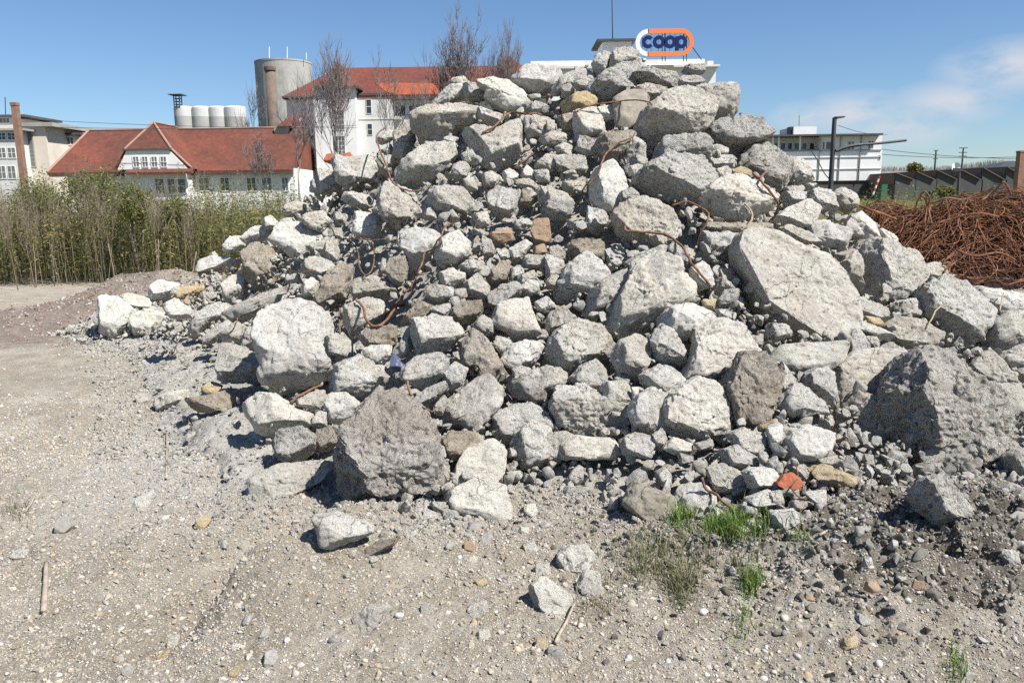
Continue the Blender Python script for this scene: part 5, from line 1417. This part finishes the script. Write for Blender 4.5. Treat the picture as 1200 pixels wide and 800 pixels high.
for i, (px, w) in enumerate(((214.5, 20), (235, 20), (254.5, 20), (274.5, 25))):
    Yt = 135+i*.6; q = P(px, 127, Yt); z1 = P(px, 137+i*.3, Yt)[2]; r_ = w/2/F*Yt
    lab = ['leftmost of the four round storage tanks, under the lattice mast', 'second from left of the four round storage tanks', 'third from left of the four round storage tanks', 'rightmost and widest of the four round storage tanks'][i]
    b = thing('storage_tank', (q[0], Yt, 0), lab, 'tank', 'white and grey storage tanks')
    B = MB(); B.cyl((q[0], Yt), r_, r_, z1, q[2], 32); B.cyl((q[0], Yt), r_, r_*.9, q[2], q[2]+.25, 32); B.build('upper_shell', M['tank'], b)
    B = MB(); B.cyl((q[0], Yt), r_*1.002, r_*1.002, -.5, z1-.005, 32); B.build('lower_shell', M['tankgrey'], b)
b = thing('lattice_mast', P(209, 127, 134)*np.array((1, 1, 1)), 'small dark lattice mast with platform on the leftmost tank', 'mast')
q0 = P(209, 126, 134); q1 = P(209, 112.5, 134); B = MB()
for dx in (-.45, .45):
    for dy in (-.45, .45): B.tube([(q0[0]+dx, 134+dy, q0[2]), (q0[0]+dx, 134+dy, q1[2])], .09, 4)
for k in range(5):
    z = q0[2]+(q1[2]-q0[2])*k/4; B.box((q0[0]-.5, 133.5, z-.04), (q0[0]+.5, 134.5, z+.04))
B.build('frame', M['darkgrey'], b); B = MB(); B.box((q0[0]-1.1, 132.9, q1[2]+.07), (q0[0]+1.1, 135.1, q1[2]+.2)); B.build('platform', M['darkgrey'], b)
# --- factory at the far left
Y = 105.0
b = thing('factory_building', P(40, 232, Y)*np.array((1, 1, 0)), 'old white factory with window bands and stair tower at the left edge', 'building')
slab(b, 'wall', 'white2', (-60, 153, 26, 240), Y-3, 18, z0=-.5)
slab(b, 'roof', 'greyc', (-62, 150.8, 27, 153.2), Y-3.6, 19)
for k, (y0, y1) in enumerate(((156, 163.5), (173.5, 185), (195, 209))):
    for x0 in (-14, -2, 9.5): window(b, (x0, y0, x0+8.5, y1), Y-3.01, 'white', 'dull' if k else 'glass', (2, 2), .1)
slab(b, 'roof_house', 'beige', (-30, 137, 16, 151), Y+4, 8)
slab(b, 'roof', 'eave', (-32, 134.5, 29, 137.3), Y+3.6, 9)
for x0 in (0,): window(b, (x0, 138.5, x0+11, 144), Y+3.99, 'white2', 'dull', (3, 1), .1)
slab(b, 'roof_house', 'beige', (19, 139, 27, 151), Y+4.5, 8)
slab(b, 'stair_tower', 'beige', (24, 148, 58, 240), Y-1, 9, z0=-.5)
slab(b, 'roof', 'greyc', (22, 143.5, 61, 148.2), Y-1.5, 10)
window(b, (29.5, 152, 39, 195), Y-1.01, 'greyc', 'dull', (2, 9), .15)
slab(b, 'wing', 'white2', (58, 158, 92, 240), Y+4, 12, z0=-.5)
slab(b, 'roof', 'eave', (57, 155.5, 94, 158.3), Y+3.5, 13)
for x0 in (61, 70, 79): window(b, (x0, 161, x0+7, 169.5), Y+3.99, 'white', 'dull', (2, 1), .1)
window(b, (63, 177, 73, 188), Y+3.99, 'white', 'dull', (2, 2), .1)
b = thing('chimney', P(20, 232, 96)*np.array((1, 1, 0)), 'square brick chimney rising before the factory at the left edge', 'chimney')
q = P(17.5, 124, 96); w = 3.1/F*96; B = MB(); B.box((q[0]-w, 96-w, -.5), (q[0]+w, 96+w, q[2])); B.build('shaft', M['brick'], b)
B = MB(); B.box((q[0]-w*1.15, 96-w*1.15, q[2]), (q[0]+w*1.15, 96+w*1.15, q[2]+.35)); B.build('cap', M['brick'], b)
b = thing('antenna_mast', P(6, 140, 108), 'thin antenna rod on the left factory roof', 'antenna'); B = MB(); B.tube([P(6.5, 138, 112), P(6, 114, 112)], .06, 5); B.build('rod', M['darkgrey'], b)
# --- flat roofed block with the sign
Y = 125.0
b = thing('office_block', P(740, 230, Y)*np.array((1, 1, 0)), 'flat-roofed white block behind the heap carrying the roof sign', 'building')
slab(b, 'wall', 'white', (560, 79, 838, 150), Y, 16, z0=-.5)
slab(b, 'cornice', 'white2', (600, 77.2, 844, 79.6), Y-1.2, 18)
slab(b, 'parapet', 'white2', (622, 70.5, 826, 77), Y+.6, .5)
slab(b, 'parapet_block', 'white2', (829, 71.5, 836, 77), Y+.4, 2)
x0, x1, z0, z1 = rect(706, 49, 740, 78, Y+3); xl = P(697, 60, Y+9)[0]
B = MB(); B.box((x0, Y+3, P(720, 78, Y)[2]), (x1, Y+10, z1)); B.build('roof_box', M['white'], b)
B = MB(); B.box((x0-.9, Y+2.2, z1+.004), (x1+.6, Y+11, z1+.3)); B.build('roof', M['eave'], b)
b = thing('antenna_mast', P(718, 47, Y+5), 'tall thin mast standing on the white roof box', 'antenna'); B = MB(); B.tube([P(718, 48, Y+5), P(717, -8, Y+5)], [.10, .07], 6); B.build('rod', M['darkgrey'], b)
# sign
Y = 122.0
b = thing('roof_sign', P(778, 72, Y), 'orange and white ring-shaped roof sign reading coop in blue', 'sign')
def stadium(px0, px1, py0, py1, t, a0, a1, side):
    pass
x0, x1, z0, z1 = rect(744.5, 34.2, 812.5, 66.2, Y); zc = (z0+z1)/2; Rr = (z1-z0)/2; t = 4.7/F*Y; cl, cr = x0+Rr, x1-Rr
def band(path_o, path_i, name, mat, y0, y1):
    n = len(path_o); V = [(p[0], yy, p[1]) for yy in (y0, y1) for pp in (path_o, path_i) for p in pp]
    o_, i_ = 0, n; Fc = []
    for k in range(n-1):
        Fc += [(k, k+1, n+k+1, n+k), (2*n+k+1, 2*n+k, 3*n+k, 3*n+k+1), (k+1, k, 2*n+k, 2*n+k+1), (n+k, n+k+1, 3*n+k+1, 3*n+k)]
    Fc += [(0, n, 3*n, 2*n), (n-1, 2*n+n-1, 3*n+n-1, n+n-1)]
    return mk(name, V, Fc, M[mat], b)
def plastic(name, c, em=0):
    N = NT(name); N.b.inputs['Roughness'].default_value = .5; M[name] = N.out(c)
plastic('sign_white', (.82, .82, .82)); plastic('sign_orange', (.86, .22, .07)); plastic('sign_blue', (.012, .02, .10))
arc = lambda c, r, a0, a1, n=24: [(c+r*math.cos(math.radians(a0+(a1-a0)*k/n)), zc+r*math.sin(math.radians(a0+(a1-a0)*k/n))) for k in range(n+1)]
xs_ = P(759, 50, Y)[0]
oL = [(xs_-.03, zc+Rr)]+arc(cl, Rr, 90, 270)+[(xs_-.03, zc-Rr)]; iL = [(xs_-.03, zc+Rr-t)]+arc(cl, Rr-t, 90, 270)+[(xs_-.03, zc-Rr+t)]
band(oL, iL, 'ring_white', 'sign_white', Y-.25, Y+.25)
oR = [(xs_, zc+Rr)]+arc(cr, Rr, 90, -90)+[(xs_, zc-Rr)]; iR = [(xs_, zc+Rr-t)]+arc(cr, Rr-t, 90, -90)+[(xs_, zc-Rr+t)]
band(oR, iR, 'ring_orange', 'sign_orange', Y-.25, Y+.25)
def ring(px, py, wpx, hpx, tpx, a0, a1, extra=None):
    c = P(px, py, Y); ro = wpx/2/F*Y; rz = hpx/2/F*Y; tt = tpx/F*Y; n = 40
    an = [math.radians(a0+(a1-a0)*k/n) for k in range(n+1)]
    o = band([(c[0]+ro*math.cos(a), c[2]+rz*math.sin(a)) for a in an], [(c[0]+(ro-tt)*math.cos(a), c[2]+(rz-tt)*math.sin(a)) for a in an], 'letter', 'sign_blue', Y-.3, Y-.06)
    if extra:
        x0, x1, z0, z1 = rect(*extra, Y); bm = bmesh.new(); bm.from_mesh(o.data)
        vs = [bm.verts.new(q) for q in [(x0, Y-.31, z0), (x1, Y-.31, z0), (x1, Y-.05, z0), (x0, Y-.05, z0), (x0, Y-.31, z1), (x1, Y-.31, z1), (x1, Y-.05, z1), (x0, Y-.05, z1)]]
        for q in ((3, 2, 1, 0), (4, 5, 6, 7), (0, 1, 5, 4), (1, 2, 6, 5), (2, 3, 7, 6), (3, 0, 4, 7)): bm.faces.new([vs[i] for i in q])
        bm.to_mesh(o.data); bm.free()
ring(759.0, 49.8, 13.4, 13.8, 4.1, 38, 322); ring(771.8, 49.8, 13.6, 13.8, 4.1, 0, 360); ring(784.9, 49.8, 13.6, 13.8, 4.1, 0, 360)
ring(797.9, 49.8, 13.4, 13.8, 4.1, 0, 360, (791.3, 43.2, 795.3, 59.8))
B = MB()
for px in (752.5, 758, 763, 771.5, 778.5, 785, 791, 797, 802):
    B.tube([P(px, 39.5, Y+.12), P(px, 61.5, Y+.12)], .03, 4)
for px in (776, 779.5, 801, 804.5): B.tube([P(px, 38.5, Y+.2), P(px, 72, Y+.2)], .06, 4)
for py in (45, 54.5): B.tube([P(751, py, Y+.1), P(805, py, Y+.1)], .03, 4)
B.tube([P(811, 55, Y+.2), P(822, 70, Y+2.5)], .08, 4); B.tube([P(756, 66, Y+.2), P(753, 72, Y+1)], .06, 4)
B.build('frame', M['darkgrey'], b)
# --- long white hall at the right
Y = 150.0
b = thing('white_hall', P(970, 225, Y)*np.array((1, 1, 0)), 'long white hall with glazed gallery storey behind the lamp post', 'building')
slab(b, 'wall', 'white', (890, 176, 1033, 213), Y, 20, z0=P(970, 212, Y)[2])
slab(b, 'base', 'eave', (890, 211.5, 1032, 228), Y+.3, 19.6, z0=-.5)
slab(b, 'upper_wall', 'white', (962, 159.5, 1033.5, 176), Y+.02, 20)
slab(b, 'gallery_back', 'white2', (890, 159.5, 962, 176), Y+2.5, 17)
for x0 in (907, 915, 923, 931, 940, 949): window(b, (x0, 168, x0+5, 175), Y+2.49, 'white', 'glass', (1, 1), .12)
slab(b, 'roof', 'eave', (886, 157.2, 1035, 159.3), Y-1.5, 23)
for px in (905, 912, 937, 961): slab(b, 'column', 'white', (px, 159.4, px+1.6, 176), Y-.2, .3)
for px in (960.4, 984, 1008): slab(b, 'pilaster', 'greyc', (px, 159.5, px+.6, 211), Y-.25, .24)
slab(b, 'ledge', 'greyc', (890, 176, 1033, 177.2), Y-.16, .15)
slab(b, 'ledge', 'white2', (890, 184, 1033, 184.8), Y-.16, .15)
slab(b, 'ledge', 'white2', (890, 198, 1033, 198.6), Y-.16, .15)
for r in ((964, 166.5, 966, 175), (968, 166.5, 974, 175), (994, 166, 996.5, 175), (998, 166, 1000.5, 175), (1017.5, 165.5, 1020, 174), (1021, 165.5, 1023.5, 174)): window(b, r, Y+.0, 'white', 'dull', (1, 1), .08)
for r in ((982, 183.5, 984, 187.5), (1004.5, 196, 1007, 200.5), (1029.5, 182, 1031.5, 187)): window(b, r, Y-.01, 'white2', 'dull', (1, 1), .05)
slab(b, 'penthouse', 'white', (930, 148.5, 957, 157.5), Y+6, 8)
slab(b, 'roof_vent', 'darkgrey', (926.3, 148.5, 929.8, 157.3), Y+6.5, 2)
B = MB(); B.tube([P(936.5, 148, Y+8), P(936.5, 135, Y+8)], .06, 5); B.build('antenna', M['darkgrey'], b)
# --- lamp post and poles
M['pole'] = plain('pole_grey', (.075, .075, .075), .2, 4, .6)
Y = 46.0
b = thing('street_lamp', P(977, 236, Y)*np.array((1, 1, 0)), 'dark grey street lamp post with short arm before the white hall', 'street lamp')
q = P(978, 138, Y); B = MB(); B.tube([(q[0], Y, -.2), (q[0], Y, q[2])], [.16, .12], 10); B.build('post', M['pole'], b)
B = MB(); B.hull([tuple(P(px, py, Y)+np.array((0, dy, 0))) for px, py in ((978, 137), (982, 137), (989, 136.3), (989, 138), (981, 139.5)) for dy in (-.15, .15)]); B.build('lamp_head', M['pole'], b)
B = MB(); B.tube(smooth_path([P(979.5, 177, Y-.1), P(990, 173, Y-.1), P(1005, 170, Y-.1), P(1030, 168, Y-.1), P(1062, 164.5, Y-.1)], 4), [.11]*9+[.08]*8, 6); B.build('side_arm', M['pole'], b)
B = MB(); B.tube(smooth_path([P(950, 176, Y), P(958, 188, Y), P(966, 203, Y), P(973, 211, Y)], 4), .03, 5); B.build('loose_cable', M['darkgrey'], b)
Y = 32.0
b = thing('post', P(1122, 236, Y)*np.array((1, 1, 0)), 'thin dark post behind the rebar heap', 'post')
B = MB(); B.tube([P(1122, 240, Y), P(1124, 201, Y)], .05, 6); B.build('shaft', M['pole'], b); B = MB(); B.box(tuple(P(1123, 200.9, Y)-np.array((.2, .05, 0))), tuple(P(1126, 197, Y)+np.array((.05, .05, 0)))); B.build('cap', M['darkgrey'], b)
for px, top, lab in ((1097, 176, 'far lattice pylon, left one over the sheds'), (1129, 173, 'far pole with a broad head over the sheds')):
    Y = 220.0; b = thing('pylon', P(px, 225, Y)*np.array((1, 1, 0)), lab, 'pylon'); a = P(px, top, Y); B = MB()
    B.tube([(a[0], Y, -.5), (a[0], Y, a[2])], [.35, .2], 5); B.build('mast', M['pole'], b)
    B = MB()
    for z in (0, 1.2, 2.2): B.box((a[0]-(1.1 if 'pole' in lab else .6), Y-.1, a[2]-z-.2), (a[0]+(1.1 if 'pole' in lab else .6), Y+.1, a[2]-z))
    B.build('crossarm', M['pole'], b)
def wire(p0, p1, Y0, Y1, lab, sag=.4, r=.022):
    a = P(*p0, Y0); c = P(*p1, Y1); B = MB(); B.tube([a+(c-a)*t-np.array((0, 0, sag*4*t*(1-t))) for t in np.linspace(0, 1, 14)], r, 4)
    tag(B.build('overhead_wire', M['darkgrey']), lab, 'wire', 'overhead wires')
wire((20, 139), (420, 150), 86, 86, 'upper overhead wire in front of the long red roof', .3)
wire((20, 148), (420, 147), 85, 85, 'lower overhead wire in front of the long red roof', .3)
wire((982, 147), (1040, 158), 46, 80, 'wire running from the lamp post head to the right', .2, .016)
wire((1033, 175), (1230, 186), 140, 140, 'upper far wire above the sawtooth sheds', .5, .05)
wire((1033, 181), (1230, 182), 140, 140, 'lower far wire above the sawtooth sheds', .5, .05)
# --- sawtooth sheds
Y = 140.0
b = thing('sawtooth_sheds', P(1120, 228, Y)*np.array((1, 1, 0)), 'row of dark sheds with sawtooth roofs behind the weeds', 'shed')
M['shedwall'] = plain('shed_grey', (.085, .085, .08), .15, .4); M['shedroof'] = plain('shed_roof_brown', (.15, .12, .10), .15, .5)
pkx = [1050, 1074, 1098.5, 1125, 1152, 1180, 1208]; pky = [203.5, 202, 200.5, 199, 197.5, 196.5, 195.5]
for i in range(6):
    a = P(pkx[i], pky[i], Y); v = P(pkx[i+1]-5, 211, Y); n = P(pkx[i+1], 211, Y); w0 = P(pkx[i], 230, Y)
    B = MB(); B.hull([(x, yy, z) for yy in (Y, Y+30) for x, z in ((a[0], -.5), (n[0]-.003, -.5), (n[0]-.003, v[2]), (v[0], v[2]), (a[0], a[2]))]); B.build('wall', M['shedwall'], b)
    B = MB(); B.hull([(x, yy, z) for yy in (Y-.4, Y+30) for x, z in ((a[0]-.05, a[2]+.02), (a[0]-.05, a[2]+.16), (v[0]+.1, v[2]+.02), (v[0]+.1, v[2]+.16))]); B.build('roof', M['shedroof'], b)
    B = MB(); B.box((a[0]-.12, Y+.3, v[2]-.6), (a[0]-.055, Y+29.9, a[2]-.05)); B.build('clerestory', M['shedroof'], b)
b = thing('low_shed', P(1055, 225, 160)*np.array((1, 1, 0)), 'low white flat shed between white hall and sawtooth sheds', 'shed')
slab(b, 'wall', 'white2', (1034, 203.5, 1075, 228), 160, 8, z0=-.5); slab(b, 'roof', 'greyc', (1033, 200.5, 1076, 203.2), 159.5, 9)
b = thing('dark_house', P(1185, 225, 175)*np.array((1, 1, 0)), 'house with dark pitched roof behind the sawtooth sheds', 'house')
slab(b, 'wall', 'greyc', (1172, 196, 1192, 228), 175, 10, z0=-.5)
a = P(1170, 196, 174); c = P(1194, 196, 174); p0 = P(1179, 189, 180); p1 = P(1191, 188.5, 180); B = MB(); B.hull([(a[0], 174, a[2]), (c[0], 174, a[2]), (a[0], 186, a[2]), (c[0], 186, a[2]), (p0[0], 180, p0[2]), (p1[0], 180, p0[2])]); B.build('roof', M['darkgrey'], b)
b = thing('chimney', P(1197, 225, 130)*np.array((1, 1, 0)), 'square reddish brick chimney at the right picture edge', 'chimney')
q = P(1197.5, 179, 130); w = 3.9/F*130; B = MB(); B.box((q[0]-w, 130-w, -.5), (q[0]+w, 130+w, q[2])); B.build('shaft', M['brick'], b); B = MB(); B.box((q[0]-w*1.1, 130-w*1.1, q[2]+.004), (q[0]+w*1.1, 130+w*1.1, q[2]+.3)); B.build('cap', M['brick'], b)
b = thing('barrier_pole', P(1024, 226, 60)*np.array((1, 1, 0)), 'red and white barrier pole leaning right of the heap', 'barrier')
pa, pb_ = P(1023, 228, 60), P(1031, 206, 60)
for k in range(6):
    B = MB(); B.tube([pa+(pb_-pa)*(k/6), pa+(pb_-pa)*((k+.98)/6)], .07, 6); B.build('stripe', plain('barrier_red', (.5, .06, .05)) if k % 2 else M['white'], b)
b = thing('green_container', P(1036, 224, 62)*np.array((1, 1, 0)), 'green waste container at the end of the white hall', 'container')
M['green'] = plain('green_paint', (.05, .13, .085)); slab(b, 'body', 'green', (1033, 216, 1040, 228), 62, 1.0, z0=0)
# satellite dish
b = thing('satellite_dish', P(1121, 196, 138), 'small white satellite dish on the sawtooth sheds', 'satellite dish')
q = P(1120.5, 195.5, 138); B = MB(); n = 16
V = [(q[0], 138.2, q[2])]+[(q[0]+.75*math.cos(k*2*math.pi/n)-.1, 137.9-.1*math.sin(k), q[2]+.75*math.sin(k*2*math.pi/n)) for k in range(n)]+[(q[0], 138.35, q[2])]
B.add(V, [(0, 1+(k+1) % n, 1+k) for k in range(n)]+[(n+1, 1+k, 1+(k+1) % n) for k in range(n)]); B.build('dish', M['white'], b)
B = MB(); B.tube([q+np.array((0, .3, -.1)), q+np.array((0, .3, -1.6))], .06, 5); B.build('bracket', M['darkgrey'], b)
# far wood on the horizon
rng = np.random.RandomState(77); B = MB()
for _ in range(900):
    Yd = rng.uniform(330, 420); px = rng.uniform(985, 1260); x = P(px, 200, Yd)[0]; top = P(px, 197-8*math.exp(-((px-1170)/40)**2)-3*rng.rand(), Yd)[2]
    p0 = np.array((x, Yd, 0)); a = np.array((x+rng.normal(0, .4), Yd, top*.55))
    B.tube([p0, a, (x+rng.normal(0, .8), Yd, top)], [.22, .16, .04], 3)
    for _ in range(4): B.tube([a, (x+rng.normal(0, 2.2), Yd+rng.normal(0, 1.5), top*rng.uniform(.7, 1))], [.1, .03], 3)
o = B.build('distant_wood', plain('distant_twigs', (.26, .22, .20), .1, .1)); tag(o, 'bare brown wood on the horizon at the right', 'wood', None, 'stuff')

# ---------------------------------------------------------------- light, sky
SUN_EL, SUN_AZ = math.radians(53), math.radians(SUNAZ)   # azimuth measured from +Y towards +X
sd = Vector((math.sin(SUN_AZ)*math.cos(SUN_EL), math.cos(SUN_AZ)*math.cos(SUN_EL), math.sin(SUN_EL)))
L = bpy.data.lights.new('sun', 'SUN'); L.energy = 5.0; L.angle = math.radians(.53); L.color = (1, .965, .915)
so = bpy.data.objects.new('sun', L); COL.objects.link(so); so.rotation_euler = sd.to_track_quat('Z', 'Y').to_euler(); so.location = (20, -20, 40)
w = bpy.data.worlds.new('World'); sc.world = w; w.use_nodes = True; t = w.node_tree; bg = t.nodes['Background']
sky = t.nodes.new('ShaderNodeTexSky'); sky.sky_type = 'NISHITA'; sky.sun_disc = False; sky.sun_elevation = SUN_EL; sky.sun_rotation = SUN_AZ
sky.air_density = 1.0; sky.dust_density = .15; sky.ozone_density = 4.5; sky.altitude = 100
tcw = t.nodes.new('ShaderNodeTexCoord')
mp = t.nodes.new('ShaderNodeMapping'); mp.inputs['Scale'].default_value = (1, 1, 2.2); mp.inputs['Location'].default_value = (3.3, .4, 1.7); t.links.new(tcw.outputs['Generated'], mp.inputs['Vector'])
nz = t.nodes.new('ShaderNodeTexNoise'); nz.inputs['Scale'].default_value = 16; nz.inputs['Detail'].default_value = 7; nz.inputs['Roughness'].default_value = .58; t.links.new(mp.outputs[0], nz.inputs['Vector'])
cr = t.nodes.new('ShaderNodeValToRGB'); cr.color_ramp.elements[0].position = .26; cr.color_ramp.elements[1].position = .52; t.links.new(nz.outputs['Fac'], cr.inputs['Fac'])
# a few small clouds low in the sky towards the right
prev = None
for px, py, rad in ((945, 136, .035), (1000, 133, .05), (1112, 120, .05), (1185, 78, .06), (1060, 150, .05)):
    c_ = ray(px, py); c_ /= np.linalg.norm(c_)
    sb = t.nodes.new('ShaderNodeVectorMath'); sb.operation = 'SUBTRACT'; t.links.new(tcw.outputs['Generated'], sb.inputs[0]); sb.inputs[1].default_value = tuple(c_)
    ml = t.nodes.new('ShaderNodeVectorMath'); ml.operation = 'MULTIPLY'; t.links.new(sb.outputs[0], ml.inputs[0]); ml.inputs[1].default_value = (1, 1, 2.4)
    ln = t.nodes.new('ShaderNodeVectorMath'); ln.operation = 'LENGTH'; t.links.new(ml.outputs[0], ln.inputs[0])
    mr = t.nodes.new('ShaderNodeMapRange'); mr.inputs['From Min'].default_value = rad*1.35; mr.inputs['From Max'].default_value = rad*.2; t.links.new(ln.outputs['Value'], mr.inputs['Value'])
    if prev is None: prev = mr.outputs[0]
    else:
        mxx = t.nodes.new('ShaderNodeMath'); mxx.operation = 'MAXIMUM'; t.links.new(prev, mxx.inputs[0]); t.links.new(mr.outputs[0], mxx.inputs[1]); prev = mxx.outputs[0]
mu = t.nodes.new('ShaderNodeMath'); mu.operation = 'MULTIPLY'; t.links.new(cr.outputs[0], mu.inputs[0]); t.links.new(prev, mu.inputs[1])
mu2 = t.nodes.new('ShaderNodeMath'); mu2.operation = 'MULTIPLY'; mu2.inputs[1].default_value = .95; t.links.new(mu.outputs[0], mu2.inputs[0])
mx = t.nodes.new('ShaderNodeMix'); mx.data_type = 'RGBA'; t.links.new(mu2.outputs[0], mx.inputs[0]); tn = t.nodes.new('ShaderNodeMix'); tn.data_type = 'RGBA'; tn.blend_type = 'MULTIPLY'; tn.inputs[0].default_value = 1; tn.inputs[7].default_value = (.93, 1.04, 1.16, 1); t.links.new(sky.outputs[0], tn.inputs[6]); t.links.new(tn.outputs[2], mx.inputs[6]); mx.inputs[7].default_value = (6.3, 6.7, 7.4, 1)
t.links.new(mx.outputs[2], bg.inputs['Color']); bg.inputs['Strength'].default_value = .06
sc.view_settings.view_transform = 'Standard'; sc.view_settings.look = 'None'; sc.view_settings.exposure = EXPO; sc.view_settings.gamma = 1
sc.render.engine = 'CYCLES'; sc.cycles.max_bounces = 6; sc.cycles.diffuse_bounces = 3; sc.cycles.use_denoising = False
